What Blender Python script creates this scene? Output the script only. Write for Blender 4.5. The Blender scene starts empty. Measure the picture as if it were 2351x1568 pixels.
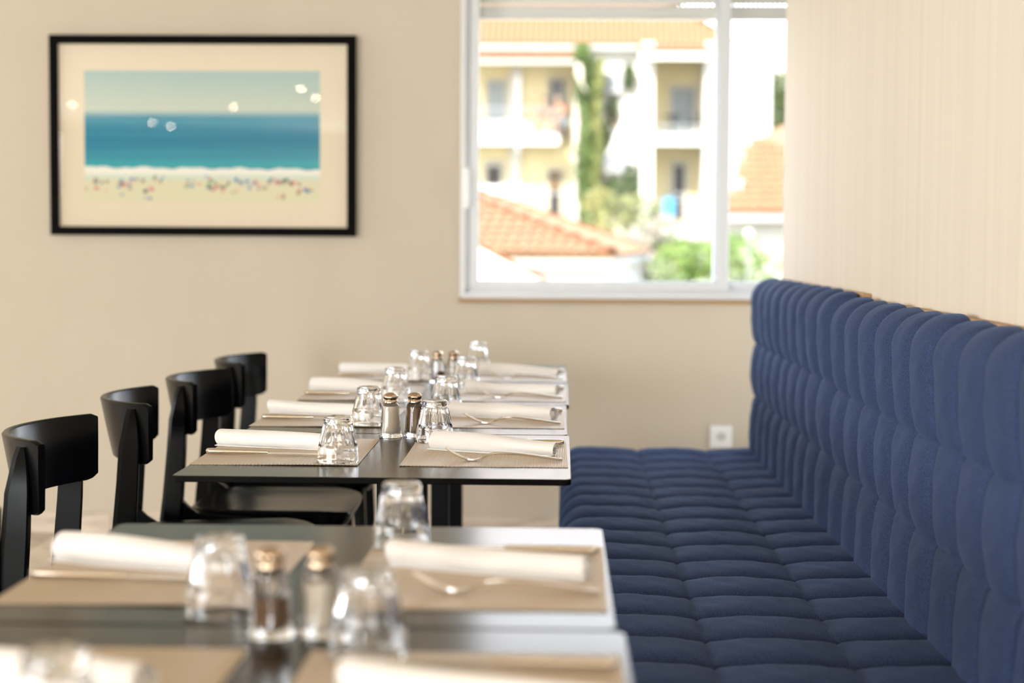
import bpy, bmesh, math, random
from math import sin, cos, pi, radians as R, exp
from mathutils import Vector, Matrix
random.seed(7)
SC = bpy.context.scene
COL = SC.collection

# ------------------------------------------------------------------ camera
cam_d = bpy.data.cameras.new('camera')
cam = bpy.data.objects.new('camera', cam_d); COL.objects.link(cam)
cam_d.sensor_width = 36.0; cam_d.lens = 36.0 * 3900 / 2351
cam_d.clip_start = 0.05; cam_d.clip_end = 400
cam_d.dof.use_dof = True; cam_d.dof.focus_distance = 3.38; cam_d.dof.aperture_fstop = 2.55
cam.matrix_world = Matrix.Translation((0, 0, 1.165)) @ Matrix.Rotation(R(1.69), 4, 'Z') @ Matrix.Rotation(pi/2 - R(3.35), 4, 'X') @ Matrix.Rotation(0.006, 4, 'Z')
SC.camera = cam

# ------------------------------------------------------------------ world, sun, lights, exposure
w = bpy.data.worlds.new('sky'); SC.world = w; w.use_nodes = True
nt = w.node_tree; bg = nt.nodes['Background']
tc = nt.nodes.new('ShaderNodeTexCoord'); sp = nt.nodes.new('ShaderNodeSeparateXYZ'); rp = nt.nodes.new('ShaderNodeValToRGB')
nt.links.new(tc.outputs['Generated'], sp.inputs[0]); nt.links.new(sp.outputs['Z'], rp.inputs[0]); nt.links.new(rp.outputs[0], bg.inputs['Color'])
rp.color_ramp.elements[0].position = 0.0; rp.color_ramp.elements[0].color = (1.0, 0.985, 0.95, 1)
rp.color_ramp.elements[1].position = 0.7; rp.color_ramp.elements[1].color = (0.50, 0.70, 1.0, 1)
bg.inputs['Strength'].default_value = 6.8

sun_d = bpy.data.lights.new('sun', 'SUN'); sun = bpy.data.objects.new('sun', sun_d); COL.objects.link(sun)
sun_d.energy = 17.5; sun_d.angle = R(0.6); sun_d.color = (1.0, 0.93, 0.80)
sun.rotation_euler = Vector((0.33, 0.72, -0.62)).to_track_quat('-Z', 'Y').to_euler()

def area_light(name, loc, direction, sx, sy, power, color):
    d = bpy.data.lights.new(name, 'AREA'); o = bpy.data.objects.new(name, d); COL.objects.link(o)
    d.shape = 'RECTANGLE'; d.size = sx; d.size_y = sy; d.energy = power; d.color = color
    o.location = loc; o.rotation_euler = Vector(direction).to_track_quat('-Z', 'Y').to_euler()
    return o
LEFT_WINDOWS = (-7.7, -4.7, -1.7, 4.7)
for i, yy in enumerate(LEFT_WINDOWS):      # daylight arriving through the four windows of the left wall
    area_light('window_daylight', (-7.02, yy, 1.60), (1, 0.25 if yy < 3 else 0, -0.06), 2.9, 1.9, 160 if yy < 3 else 26, (0.88, 0.95, 1.0))
area_light('rear_fill_light', (-2.15, -11.85, 1.30), (0.05, 1, 0), 1.5, 2.2, 600, (0.88, 0.96, 1.0))   # added cool fill light, set at a made-up glass door in the rear wall
# downlights in the ceiling: warm lamps
DOWNLIGHTS = [(-5.75, -6.6), (-5.53, -9.6), (-5.45, -10.3), (-3.88, -6.75), (-2.72, -4.4), (-2.73, -5.5),
              (-2.9, 3.0), (-2.9, 0.2), (-6.4, -2.4), (-4.9, 3.0), (-4.9, 0.2)]
for (x, y) in DOWNLIGHTS:
    d = bpy.data.lights.new('downlight_lamp', 'SPOT'); o = bpy.data.objects.new('downlight_lamp', d); COL.objects.link(o)
    d.energy = 6.5; d.color = (1.0, 0.80, 0.56); d.spot_size = R(125); d.spot_blend = 0.9; d.shadow_soft_size = 0.05
    o.location = (x, y, 2.715)

SC.view_settings.view_transform = 'Standard'; SC.view_settings.look = 'None'
SC.view_settings.gamma = 1.0; SC.view_settings.use_curve_mapping = False
SC.view_settings.exposure = 0.0
SC.cycles.max_bounces = 14; SC.cycles.transmission_bounces = 12; SC.cycles.transparent_max_bounces = 16
SC.cycles.glossy_bounces = 6; SC.cycles.diffuse_bounces = 5
SC.cycles.sample_clamp_indirect = 8.0

# ------------------------------------------------------------------ materials
def mat(name, color=(.8, .8, .8), rough=.5, metal=0.0, spec=.5, trans=0.0, ior=1.5, coat=0.0, sheen=0.0):
    m = bpy.data.materials.new(name); m.use_nodes = True
    b = m.node_tree.nodes['Principled BSDF']
    b.inputs['Base Color'].default_value = (*color, 1); b.inputs['Roughness'].default_value = rough
    b.inputs['Metallic'].default_value = metal; b.inputs['Specular IOR Level'].default_value = spec
    b.inputs['Transmission Weight'].default_value = trans; b.inputs['IOR'].default_value = ior
    b.inputs['Coat Weight'].default_value = coat; b.inputs['Sheen Weight'].default_value = sheen
    return m
def N(m, kind, **kw):
    n = m.node_tree.nodes.new(kind)
    for k, v in kw.items():
        if k in n.inputs: n.inputs[k].default_value = v
        else: setattr(n, k, v)
    return n
def L(m, a, b): m.node_tree.links.new(a, b)
def P(m): return m.node_tree.nodes['Principled BSDF']
def coords(m, kind='Object', scale=(1, 1, 1)):
    t = N(m, 'ShaderNodeTexCoord'); mp = N(m, 'ShaderNodeMapping'); mp.inputs['Scale'].default_value = scale
    L(m, t.outputs[kind], mp.inputs[0]); return mp.outputs[0]
def noise_color(m, c1, c2, scale, stretch=(1, 1, 1), detail=4, lo=.3, hi=.7, kind='Object'):
    v = coords(m, kind, stretch); n = N(m, 'ShaderNodeTexNoise', Scale=scale, Detail=detail); L(m, v, n.inputs['Vector'])
    r = N(m, 'ShaderNodeValToRGB'); e = r.color_ramp.elements
    e[0].position = lo; e[0].color = (*c1, 1); e[1].position = hi; e[1].color = (*c2, 1)
    L(m, n.outputs[0], r.inputs[0]); L(m, r.outputs[0], P(m).inputs['Base Color']); return n, r
def bump(m, scale, strength, dist=.002, stretch=(1, 1, 1), detail=3, kind='Object'):
    v = coords(m, kind, stretch); n = N(m, 'ShaderNodeTexNoise', Scale=scale, Detail=detail); L(m, v, n.inputs['Vector'])
    b = N(m, 'ShaderNodeBump', Strength=strength, Distance=dist); L(m, n.outputs[0], b.inputs['Height']); L(m, b.outputs[0], P(m).inputs['Normal'])

M = {}
M['wall'] = mat('wall_paint', (.66, .575, .455), .75, spec=.25)
noise_color(M['wall'], (.55, .485, .385), (.575, .51, .41), 3, (1, 1, .4)); bump(M['wall'], 160, .12, .001, (1, 1, .35))
M['wallpaper'] = mat('striped_wallpaper', (0.6300, 0.5490, 0.4500), .7, spec=.25)
noise_color(M['wallpaper'], (.70, .63, .53), (.735, .665, .56), 22, (1, 1, .012), 3, .35, .65); bump(M['wallpaper'], 130, .10, .001, (1, 1, .04))
M['ceiling'] = mat('ceiling_paint', (.72, .64, .54), .8)
M['marble'] = mat('beige_marble', (.62, .53, .42), .35)
n, r = noise_color(M['marble'], (.50, .42, .33), (.66, .57, .46), 2.2, (1, 1, 1), 6, .36, .50, 'Generated')
n.inputs['Distortion'].default_value = 1.6
M['floor'] = mat('floor_stone', (.60, .51, .40), .4); noise_color(M['floor'], (.55, .46, .36), (.64, .55, .44), 1.6, detail=5)
M['grout'] = mat('grout', (.36, .30, .24), .9)
M['frame_white'] = mat('window_white', (.64, .65, .66), .35)
M['plastic_white'] = mat('white_plastic', (.85, .85, .83), .35)
M['socket_grey'] = mat('socket_recess', (.62, .62, .58), .5)
M['dark'] = mat('dark_hole', (.02, .02, .02), .6)
M['shutter'] = mat('shutter_slats', (.62, .60, .55), .5)
M['black_frame'] = mat('black_frame', (.0025, .002, .002), .5, spec=.03)
M['passe'] = mat('cream_mount', (.73, .645, .49), .85)
M['table'] = mat('table_laminate', (.009, .007, .004), .20, spec=.25)
bump(M['table'], 400, .02, .0005)
M['table_edge'] = mat('table_core', (.005, .0045, .004), .5, spec=.04)
M['iron'] = mat('black_steel', (.004, .004, .0045), .4, spec=.06)
M['chair'] = mat('black_chair_lacquer', (.0025, .0028, .0032), .24, spec=.10)
M['fabric'] = mat('navy_denim', (.033, .055, .118), .85, spec=.08, sheen=.16)
P(M['fabric']).inputs['Sheen Roughness'].default_value = .28
P(M['fabric']).inputs['Sheen Tint'].default_value = (.38, .58, 1.0, 1)
noise_color(M['fabric'], (.024, .038, .088), (.050, .076, .158), 420, (1, 1, 1), 3, .35, .65); bump(M['fabric'], 600, .35, .0015)
M['thread'] = mat('stitch_thread', (.20, .25, .34), .8)
M['plinth'] = mat('bench_plinth', (.012, .011, .010), .6)
M['board'] = mat('plywood_backing', (.42, .25, .10), .6)
M['napkin'] = mat('white_linen', (.90, .89, .88), .9, spec=.15, sheen=.2); bump(M['napkin'], 350, .15, .001)
M['steel'] = mat('cutlery_steel', (.80, .74, .65), .18, 1.0)  # warm tint stands in for the warm room reflected in the steel
M['cap'] = mat('shaker_cap_metal', (.58, .45, .33), .13, 1.0)
M['glass'] = mat('clear_glass', (1, 1, 1), .0, trans=1.0, ior=1.5)
M['salt'] = mat('salt', (.86, .76, .62), .9); bump(M['salt'], 900, .2, .0006)
M['pepper'] = mat('pepper', (.20, .105, .045), .9); noise_color(M['pepper'], (.12, .06, .025), (.27, .15, .07), 700); 
M['mat'] = mat('woven_vinyl', (.62, .52, .40), .42, spec=.5)
def weave():
    m = M['mat']
    v = coords(m, 'Object', (1, 1, 1)); wv = N(m, 'ShaderNodeTexWave', Scale=42.0, Distortion=.5); wv.bands_direction = 'Y'
    L(m, v, wv.inputs['Vector'])
    r = N(m, 'ShaderNodeValToRGB'); r.color_ramp.elements[0].color = (.50, .39, .27, 1); r.color_ramp.elements[1].color = (.78, .67, .52, 1)
    L(m, wv.outputs['Fac'], r.inputs[0]); L(m, r.outputs[0], P(m).inputs['Base Color'])
    b = N(m, 'ShaderNodeBump', Strength=.5, Distance=.0008); L(m, wv.outputs['Fac'], b.inputs['Height']); L(m, b.outputs[0], P(m).inputs['Normal'])
weave()
def emit(name, color, s):
    m = bpy.data.materials.new(name); m.use_nodes = True; nt = m.node_tree; nt.nodes.clear()
    e = nt.nodes.new('ShaderNodeEmission'); o = nt.nodes.new('ShaderNodeOutputMaterial')
    e.inputs[0].default_value = (*color, 1); e.inputs[1].default_value = s; nt.links.new(e.outputs[0], o.inputs[0]); return m
M['lamp'] = emit('lamp_diffuser', (1.0, .82, .56), 95)
def pane(name, ior=1.5, tint=(1, 1, 1)):
    m = bpy.data.materials.new(name); m.use_nodes = True; nt = m.node_tree; nt.nodes.clear()
    t = nt.nodes.new('ShaderNodeBsdfTransparent'); g = nt.nodes.new('ShaderNodeBsdfGlossy'); f = nt.nodes.new('ShaderNodeFresnel')
    x = nt.nodes.new('ShaderNodeMixShader'); o = nt.nodes.new('ShaderNodeOutputMaterial')
    t.inputs[0].default_value = (*tint, 1); g.inputs['Roughness'].default_value = 0.0; f.inputs[0].default_value = ior
    nt.links.new(f.outputs[0], x.inputs[0]); nt.links.new(t.outputs[0], x.inputs[1]); nt.links.new(g.outputs[0], x.inputs[2]); nt.links.new(x.outputs[0], o.inputs[0])
    return m
M['pane'] = pane('window_pane'); M['picture_pane'] = pane('picture_glazing', 1.52)
# outdoors
M['surround'] = mat('door_surround', (.40, .36, .28), .9)
M['white_render'] = mat('white_render', (0.4756, 0.4582, 0.4176), .9); noise_color(M['white_render'], (0.4408, 0.4234, 0.3828), (0.4872, 0.4698, 0.4350), .8)
M['cream_render'] = mat('cream_render', (0.5330, 0.4477, 0.2558), .9); noise_color(M['cream_render'], (0.4904, 0.4051, 0.2132), (0.5756, 0.4904, 0.2985), .7)
M['tile'] = mat('clay_roof_tile', (.20, .095, .034), .85); noise_color(M['tile'], (.18, .082, .029), (.225, .118, .05), 1.3)
M['ridge'] = mat('clay_ridge_tile', (0.1122, 0.0326, 0.0054), .85); noise_color(M['ridge'], (0.1020, 0.0286, 0.0048), (0.1224, 0.0408, 0.0088), 3)
M['fascia'] = mat('grey_fascia', (0.2516, 0.2516, 0.2365), .7)
M['door_dark'] = mat('dark_door_glass', (0.0226, 0.0201, 0.0181), .35, spec=.2)
M['door_brown'] = mat('brown_door', (0.1107, 0.0654, 0.0252), .5)
M['shutter_blue'] = mat('pale_blue_door', (0.1308, 0.1560, 0.1510), .5)
M['rail'] = mat('grey_railing', (0.2264, 0.2365, 0.2415), .5)
M['blue'] = mat('blue_towel', (0.0403, 0.2113, 0.3774), .9)
M['pot_blue'] = mat('blue_pot', (0.0503, 0.1912, 0.3120), .5)
M['ac'] = mat('air_conditioner_white', (0.2434, 0.2434, 0.2371), .5)
M['ac_fan'] = mat('fan_grille', (0.1057, 0.1092, 0.1127), .6)
def leafmat(name, a, b):
    m = mat(name, a, .6, spec=.3); noise_color(m, a, b, 1.4, detail=3, lo=.35, hi=.65)
    return m
M['ivy'] = leafmat('ivy_leaves', (0.0320, 0.0640, 0.0140), (0.0895, 0.1343, 0.0288))
M['ivy_yellow'] = leafmat('yellow_ivy_leaves', (0.0994, 0.1207, 0.0319), (0.1705, 0.1705, 0.0498))
M['ivy_dark'] = leafmat('dark_ivy_leaves', (0.0166, 0.0379, 0.0095), (0.0474, 0.0805, 0.0189))
M['olive'] = leafmat('yellow_green_leaves', (0.0966, 0.1207, 0.0403), (0.2737, 0.2416, 0.0886))
M['bright'] = leafmat('bright_green_leaves', (0.0583, 0.1168, 0.0218), (0.1532, 0.2189, 0.0438))
M['grey_green'] = leafmat('grey_green_leaves', (0.1065, 0.1492, 0.0639), (0.2132, 0.2415, 0.1278))
M['pink'] = leafmat('pale_pink_blossom', (0.2558, 0.2131, 0.1790), (0.3410, 0.2984, 0.2558))
M['tree'] = leafmat('tree_leaves', (0.0417, 0.0678, 0.0234), (0.1042, 0.1251, 0.0469))
M['bark'] = mat('bark', (.16, .11, .07), .9)
M['ground'] = mat('garden_ground', (0.1510, 0.1308, 0.0805), .95); noise_color(M['ground'], (0.0805, 0.1006, 0.0352), (0.2113, 0.1761, 0.1107), .3)
M['skin'] = mat('skin', (0.3120, 0.1812, 0.1107), .6); M['hair'] = mat('dark_hair', (0.0252, 0.0151, 0.0101), .6); M['hair_grey'] = mat('light_hair', (0.2768, 0.2264, 0.1812), .6)
M['red'] = mat('red_shirt', (0.3774, 0.0604, 0.0503), .9); M['shorts'] = mat('pale_blue_shorts', (0.2113, 0.3019, 0.3774), .9); M['brown_top'] = mat('brown_top', (0.1258, 0.0604, 0.0403), .9)
M['globe'] = mat('white_globe', (0.4050, 0.3960, 0.3690), .3)

# ------------------------------------------------------------------ mesh helpers
class MB:
    def __init__(s): s.v = []; s.f = []; s.mi = []; s.m = 0
    def add(s, vs, fs):
        o = len(s.v); s.v += [tuple(p) for p in vs]
        for f in fs: s.f.append(tuple(i + o for i in f)); s.mi.append(s.m)
        return s
    def box(s, x0, x1, y0, y1, z0, z1, mtx=None):
        vs = [Vector((x, y, z)) for z in (z0, z1) for y in (y0, y1) for x in (x0, x1)]
        if mtx: vs = [mtx @ p for p in vs]
        return s.add(vs, [(0, 2, 3, 1), (4, 5, 7, 6), (0, 1, 5, 4), (2, 6, 7, 3), (0, 4, 6, 2), (1, 3, 7, 5)])
    def loft(s, rings, close=True, cap0=True, cap1=True):
        n = len(rings[0]); vs = [p for r in rings for p in r]; fs = []
        for i in range(len(rings) - 1):
            for j in range(n if close else n - 1):
                k = (j + 1) % n; fs.append((i*n + j, i*n + k, (i+1)*n + k, (i+1)*n + j))
        if cap0: fs.append(tuple(range(n))[::-1])
        if cap1: fs.append(tuple((len(rings)-1)*n + j for j in range(n)))
        return s.add(vs, fs)
    def lathe(s, prof, n=24, cx=0, cy=0, cap0=False, cap1=False, mod=None):
        rings = []
        for (r, z) in prof:
            ring = []
            for j in range(n):
                a = 2*pi*j/n; rr = mod(r, z, a) if mod else r
                ring.append((cx + rr*cos(a), cy + rr*sin(a), z))
            rings.append(ring)
        return s.loft(rings, True, cap0, cap1)
    def tube(s, pts, rad, n=8, cap=True, flat=1.0, up=(0, 0, 1)):
        pts = [Vector(p) for p in pts]; rings = []
        if not isinstance(rad, (list, tuple)): rad = [rad]*len(pts)
        for i, p in enumerate(pts):
            t = (pts[min(i+1, len(pts)-1)] - pts[max(i-1, 0)]).normalized()
            u = Vector(up)
            if abs(t.dot(u)) > .98: u = Vector((0, 1, 0))
            a = t.cross(u).normalized(); b = a.cross(t)
            rings.append([p + (a*cos(2*pi*k/n) + b*sin(2*pi*k/n)*flat)*rad[i] for k in range(n)])
        return s.loft(rings, True, cap, cap)
    def mesh(s, name, mats, smooth=None, bevel=0, bseg=2):
        me = bpy.data.meshes.new(name); me.from_pydata([tuple(p) for p in s.v], [], s.f)
        for m in (mats if isinstance(mats, (list, tuple)) else [mats]): me.materials.append(m)
        me.polygons.foreach_set('material_index', s.mi)
        bm = bmesh.new(); bm.from_mesh(me)
        if bevel:
            bmesh.ops.remove_doubles(bm, verts=bm.verts, dist=1e-5)
            es = [e for e in bm.edges if len(e.link_faces) == 2 and e.calc_face_angle(0) > .6]
            bmesh.ops.bevel(bm, geom=es, offset=bevel, segments=bseg, profile=.5, affect='EDGES', clamp_overlap=True)
        bmesh.ops.recalc_face_normals(bm, faces=bm.faces)
        bm.to_mesh(me); bm.free()
        if smooth is not None:
            me.polygons.foreach_set('use_smooth', [True]*len(me.polygons)); me.set_sharp_from_angle(angle=R(smooth))
        return me
    def build(s, name, mats, parent=None, **kw): return link(name, s.mesh(name, mats, **kw), parent)
def link(name, me, parent=None, loc=None, rz=0):
    o = bpy.data.objects.new(name, me); COL.objects.link(o)
    if parent: o.parent = parent
    if loc: o.location = loc
    if rz: o.rotation_euler = (0, 0, rz)
    return o
def tag(o, label=None, cat=None, group=None, kind=None):
    if label: o['label'] = label
    if cat: o['category'] = cat
    if group: o['group'] = group
    if kind: o['kind'] = kind
    return o
def empty(name, loc=(0, 0, 0), rz=0):
    o = bpy.data.objects.new(name, None); COL.objects.link(o); o.location = loc; o.rotation_euler = (0, 0, rz); o.empty_display_size = .05; return o
def copy_tree(o, parent=None):
    c = o.copy(); COL.objects.link(c)
    if parent: c.parent = parent
    for ch in [k for k in o.children]: copy_tree(ch, c)
    return c
def rrect(x0, x1, y0, y1, r, z, n=5):
    pts = []
    for (cx, cy, a0) in ((x1-r, y1-r, 0), (x0+r, y1-r, pi/2), (x0+r, y0+r, pi), (x1-r, y0+r, 3*pi/2)):
        for k in range(n+1):
            a = a0 + pi/2*k/n; pts.append((cx + r*cos(a), cy + r*sin(a), z))
    return pts

# ------------------------------------------------------------------ room shell
YB = 6.643; XP = 0.745; XL = -7.2; YR = -12.0; ZC = 2.75
WX0, WX1, WZ0, WZ1 = -0.401, 1.625, 0.945, 2.35
b = MB()
b.box(XL, WX0, YB, YB+.25, 0, ZC); b.box(WX1, 2.3, YB, YB+.25, 0, ZC); b.box(WX0, WX1, YB, YB+.25, 0, WZ0-.004); b.box(WX0, WX1, YB, YB+.25, WZ1, ZC)
tag(b.build('wall_back', M['wall']), 'beige painted back wall carrying the framed picture and window', None, None, 'structure')
b = MB(); b.box(XP, XP+.12, YR, 5.80, 0, ZC)
tag(b.build('wall_right', M['wallpaper'], bevel=.004), 'beige wall with fine vertical stripes behind the blue bench', None, None, 'structure')
b = MB(); b.box(2.1, 2.3, YR, 4.65, 0, ZC); b.box(2.1, 2.3, 6.25, YB, 0, ZC); b.box(2.1, 2.3, 4.65, 6.25, 0, .20); b.box(2.1, 2.3, 4.65, 6.25, 1.30, ZC)  # opening added in this unseen wall to brighten the back wall from the side
tag(b.build('wall_alcove', M['wall']), 'beige wall of the recess beyond the striped wall', None, None, 'structure')
b = MB(); b.box(XL, -2.95, YR-.2, YR, 0, ZC); b.box(-1.35, 2.3, YR-.2, YR, 0, ZC); b.box(-2.95, -1.35, YR-.2, YR, 2.45, ZC)
tag(b.build('wall_rear', M['wall']), 'beige rear wall of the dining room ', None, None, 'structure')
b = MB(); ys = [YR]
for yy in LEFT_WINDOWS: ys += [yy-1.45, yy+1.45]
ys.append(YB)
b.box(XL-.2, XL, YR, YB, 0, .65); b.box(XL-.2, XL, YR, YB, 2.55, ZC)
for i in range(0, len(ys), 2): b.box(XL-.2, XL, ys[i], ys[i+1], .65, 2.55)
tag(b.build('wall_left', M['wall']), 'beige left wall with four wide windows', None, None, 'structure')
for i, yy in enumerate(LEFT_WINDOWS):
    fr = MB(); x0, x1 = XL-.10, XL-.04
    for (a, c) in ((yy-1.45, yy-1.38), (yy+1.38, yy+1.45), (yy-.035, yy+.035)): fr.box(x0, x1, a, c, .65, 2.55)
    fr.box(x0, x1, yy-1.45, yy+1.45, .65, .72); fr.box(x0, x1, yy-1.45, yy+1.45, 2.48, 2.55)
    tag(fr.build('window_%d' % (i+2), M['frame_white']), 'white two light window in the left wall', None, None, 'structure')
b = MB(); b.box(XL, 2.3, YR, YB+.2, ZC, ZC+.15)
tag(b.build('ceiling', M['ceiling']), 'warm beige ceiling with round downlights', None, None, 'structure')
b = MB(); b.box(XL, 2.3, YR, YB+.2, -.15, -.006)
floor = tag(b.build('floor', M['floor']), 'beige stone tiled floor', None, None, 'structure')
T = .54
tb = MB(); g = .0015; tb.loft([rrect(g, T-g, g, T-g, .004, -.006, 1), rrect(g, T-g, g, T-g, .004, -.0012, 1), rrect(g+.002, T-g-.002, g+.002, T-g-.002, .004, 0, 1)], cap0=False)
tme = tb.mesh('tile', M['marble'], smooth=40)
gb = MB(); gb.box(-3.24+.0, .74, YB-T*11, YB, -.006, -.0035); gb.build('grout', M['grout'], floor)
for i in range(11):
    for j in range(8):
        x = .70 - T*(j+1) + (.0)
        link('tile', tme, floor, (x, YB - T*(i+1), random.uniform(-.0004, .0002)))
bb = tag(empty('baseboard_back'), 'beige marble skirting tiles along the back wall', None, None, 'structure')
sb = MB(); sb.box(.001, .598, -.012, 0, 0, .084); sme = sb.mesh('tile', M['marble'], smooth=30, bevel=.002, bseg=1)
for k in range(16):
    link('tile', sme, bb, (XL + .02 + .6*k - .33*0, YB, 0))
fr = MB()
for a in (4.65, 6.18): fr.box(2.14, 2.20, a, a+.07, .20, 1.30)
fr.box(2.14, 2.20, 4.65, 6.25, .20, .27); fr.box(2.14, 2.20, 4.65, 6.25, 1.23, 1.30)
tag(fr.build('window_5', M['frame_white']), 'added white side window of the recess for fill light', None, None, 'structure')  # made-up window framing the fill light opening
fr = MB()
for a in (-2.95, -2.185, -1.42): fr.box(a, a+.07, YR-.12, YR-.06, 0, 2.45)
fr.box(-2.95, -1.35, YR-.12, YR-.06, 0, .10); fr.box(-2.95, -1.35, YR-.12, YR-.06, 2.38, 2.45)
tag(fr.build('fill_door', M['frame_white']), 'added white two leaf glass door in the rear wall for fill light', None, None, 'structure')  # made-up door that goes with the cool fill light
# downlights
dl = empty('ceiling_downlight')
d = MB(); d.lathe([(.030, -.004), (.048, -.006), (.052, -.003), (.052, 0), (.030, 0)], 20); d.build('trim_ring', M['plastic_white'], dl, smooth=40)
d = MB(); d.lathe([(.0301*cos(pi/2*i/6)+.0004, -.003-.030*sin(pi/2*i/6)) for i in range(7)], 20, cap1=True); d.build('diffuser', M['lamp'], dl, smooth=60)
tag(dl, 'small round warm downlight with a white ring recessed in the ceiling', 'lamp', 'ceiling downlights')
for i, (x, y) in enumerate(DOWNLIGHTS):
    o = dl if i == 0 else copy_tree(dl); o.location = (x, y, ZC)

# ------------------------------------------------------------------ window
win = tag(empty('window_1'), 'wide white sliding window looking out on tiled roofs', None, None, 'structure')
def ring_frame(x0, x1, z0, z1, wl, wr, wb, wt, y0, y1):
    f = MB(); f.box(x0, x0+wl, y0, y1, z0, z1); f.box(x1-wr, x1, y0, y1, z0, z1)
    f.box(x0+wl, x1-wr, y0, y1, z0, z0+wb); f.box(x0+wl, x1-wr, y0, y1, z1-wt, z1); return f
ring_frame(WX0, WX1, WZ0, WZ1, .020, .020, .022, .03, YB-.012, YB+.10).build('frame', M['frame_white'], win, bevel=.003, bseg=1)
fr = MB()
for x in (WX0+.020, WX1-.032): fr.box(x, x+.012, YB+.012, YB+.095, WZ0+.022, WZ1-.03)
fr.box(WX0+.02, WX1-.02, YB+.012, YB+.095, WZ0+.022, WZ0+.034); fr.build('track', M['frame_white'], win, bevel=.002, bseg=1)
s1 = ring_frame(WX0+.032, .648, WZ0+.034, WZ1-.03, .038, .048, .036, .045, YB+.016, YB+.046).build('sash', M['frame_white'], win, bevel=.005)
s2 = ring_frame(.588, WX1-.032, WZ0+.034, WZ1-.03, .062, .038, .036, .045, YB+.052, YB+.082).build('sash', M['frame_white'], win, bevel=.005)
p = MB(); p.box(WX0+.068, .602, YB+.030, YB+.0302, WZ0+.068, WZ1-.07); p.v = p.v; p.f = [p.f[2]]; p.mi = [0]; p.build('pane', M['pane'], s1)
p = MB(); p.box(.648, WX1-.068, YB+.066, YB+.0662, WZ0+.068, WZ1-.07); p.f = [p.f[2]]; p.mi = [0]; p.build('pane', M['pane'], s2)
h = MB(); h.box(-.392, -.366, YB-.020, YB+.016, 1.295, 1.452); hd = h.build('handle', M['plastic_white'], win, bevel=.006); 
h = MB(); h.box(-.390, -.372, YB-.038, YB-.020, 1.315, 1.44); h.build('grip', M['plastic_white'], hd, bevel=.006)
sl = MB(); sl.box(WX0-.004, WX1+.004, YB-.030, YB, WZ0-.016, WZ0-.003); sl.build('shadow_line', M['board'], win, bevel=.003, bseg=1)['label'] = 'thin brown strip painting the shadow line under the white frame'  # brown strip put where the shadow line under the frame falls
# roller shutter outside, lowered a little
sh = empty('roller_shutter'); sh.parent = win
bar = MB(); bar.box(WX0+.02, WX1-.02, YB+.15, YB+.165, 2.052, 2.100); bar.box(WX0+.02, WX1-.02, YB+.147, YB+.168, 2.045, 2.056); bar.build('bottom_bar', M['shutter'], sh, bevel=.003, bseg=1)
te = MB(); x = WX0+.02
while x < WX1-.03: te.box(x, x+.010, YB+.154, YB+.160, 2.099, 2.108); x += .019
tag(te.build('perforated_strip', M['shutter'], sh), None, None, None, 'stuff')
sb_ = MB(); sb_.box(WX0+.02, WX1-.02, -.006, .006, 0, .045); slme = sb_.mesh('slat', M['shutter'], smooth=40, bevel=.004)
for k in range(6): link('slat', slme, sh, (0, YB+.157, 2.1075 + .047*k))

# ------------------------------------------------------------------ framed beach picture
pic = tag(empty('framed_picture', (-1.4075, YB, 1.5715)), 'large black framed beach print with cream mount on the back wall', 'picture')
PW, PH = .600, .389
fm = MB(); t = .034
outer = lambda y, i: [(-PW+i, y, -PH+i), (PW-i, y, -PH+i), (PW-i, y, PH-i), (-PW+i, y, PH-i)]
fm.loft([outer(-.004, 0), outer(-.030, 0), outer(-.033, .003), outer(-.033, t-.003), outer(-.030, t), outer(-.014, t), outer(-.004, t)], cap0=False, cap1=False)
fm.build('frame', M['black_frame'], pic, bevel=0)
q = MB(); q.box(-PW+t-.003, PW-t+.003, -.014, -.008, -PH+t-.003, PH-t+.003); q.build('mount', M['passe'], pic)
gz = MB(); gz.add([(-PW+t, -.024, -PH+t), (PW-t, -.024, -PH+t), (PW-t, -.024, PH-t), (-PW+t, -.024, PH-t)], [(0, 1, 2, 3)]); gz.build('glazing', M['picture_pane'], pic)
# the print: sky, sea, surf and sand with bathers, as flat colour on a fine grid
def lerp(a, c, t): t = max(0, min(1, t)); return tuple(p + (q - p)*t for p, q in zip(a, c))
def smooth(a, c, t): t = max(0, min(1, (t-a)/(c-a))); return t*t*(3-2*t)
NX, NZ = 300, 168; x0, x1, z0, z1 = -.466, .458, -.258, .252
rs = random.Random(3)
streak = [(rs.uniform(.30, .66), rs.uniform(.004, .012), rs.uniform(-.5, .35)) for _ in range(26)]
dots = []
cols = [(.55, .05, .08), (.70, .22, .24), (.04, .05, .08), (.10, .22, .55), (.06, .30, .50), (.35, .25, .15), (.75, .35, .30), (.08, .35, .15), (.15, .10, .08)]
for cx, cy, nn in ((.05, .16, 5), (.17, .13, 12), (.20, .17, 5), (.30, .17, 6), (.42, .16, 3), (.54, .17, 4), (.56, .12, 12), (.65, .16, 5), (.72, .15, 5), (.80, .155, 8), (.85, .16, 8), (.90, .13, 4), (.95, .09, 11), (.84, .05, 3), (.12, .07, 2), (.27, .04, 2), (.03, .10, 3), (.26, .10, 4), (.47, .12, 3), (.62, .10, 3), (.75, .11, 3)):
    for _ in range(nn):
        dots.append((cx + rs.gauss(0, .022), cy + rs.gauss(0, .012), rs.uniform(.004, .0095), rs.uniform(.006, .014), rs.choice(cols), rs.uniform(.65, 1)))
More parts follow.
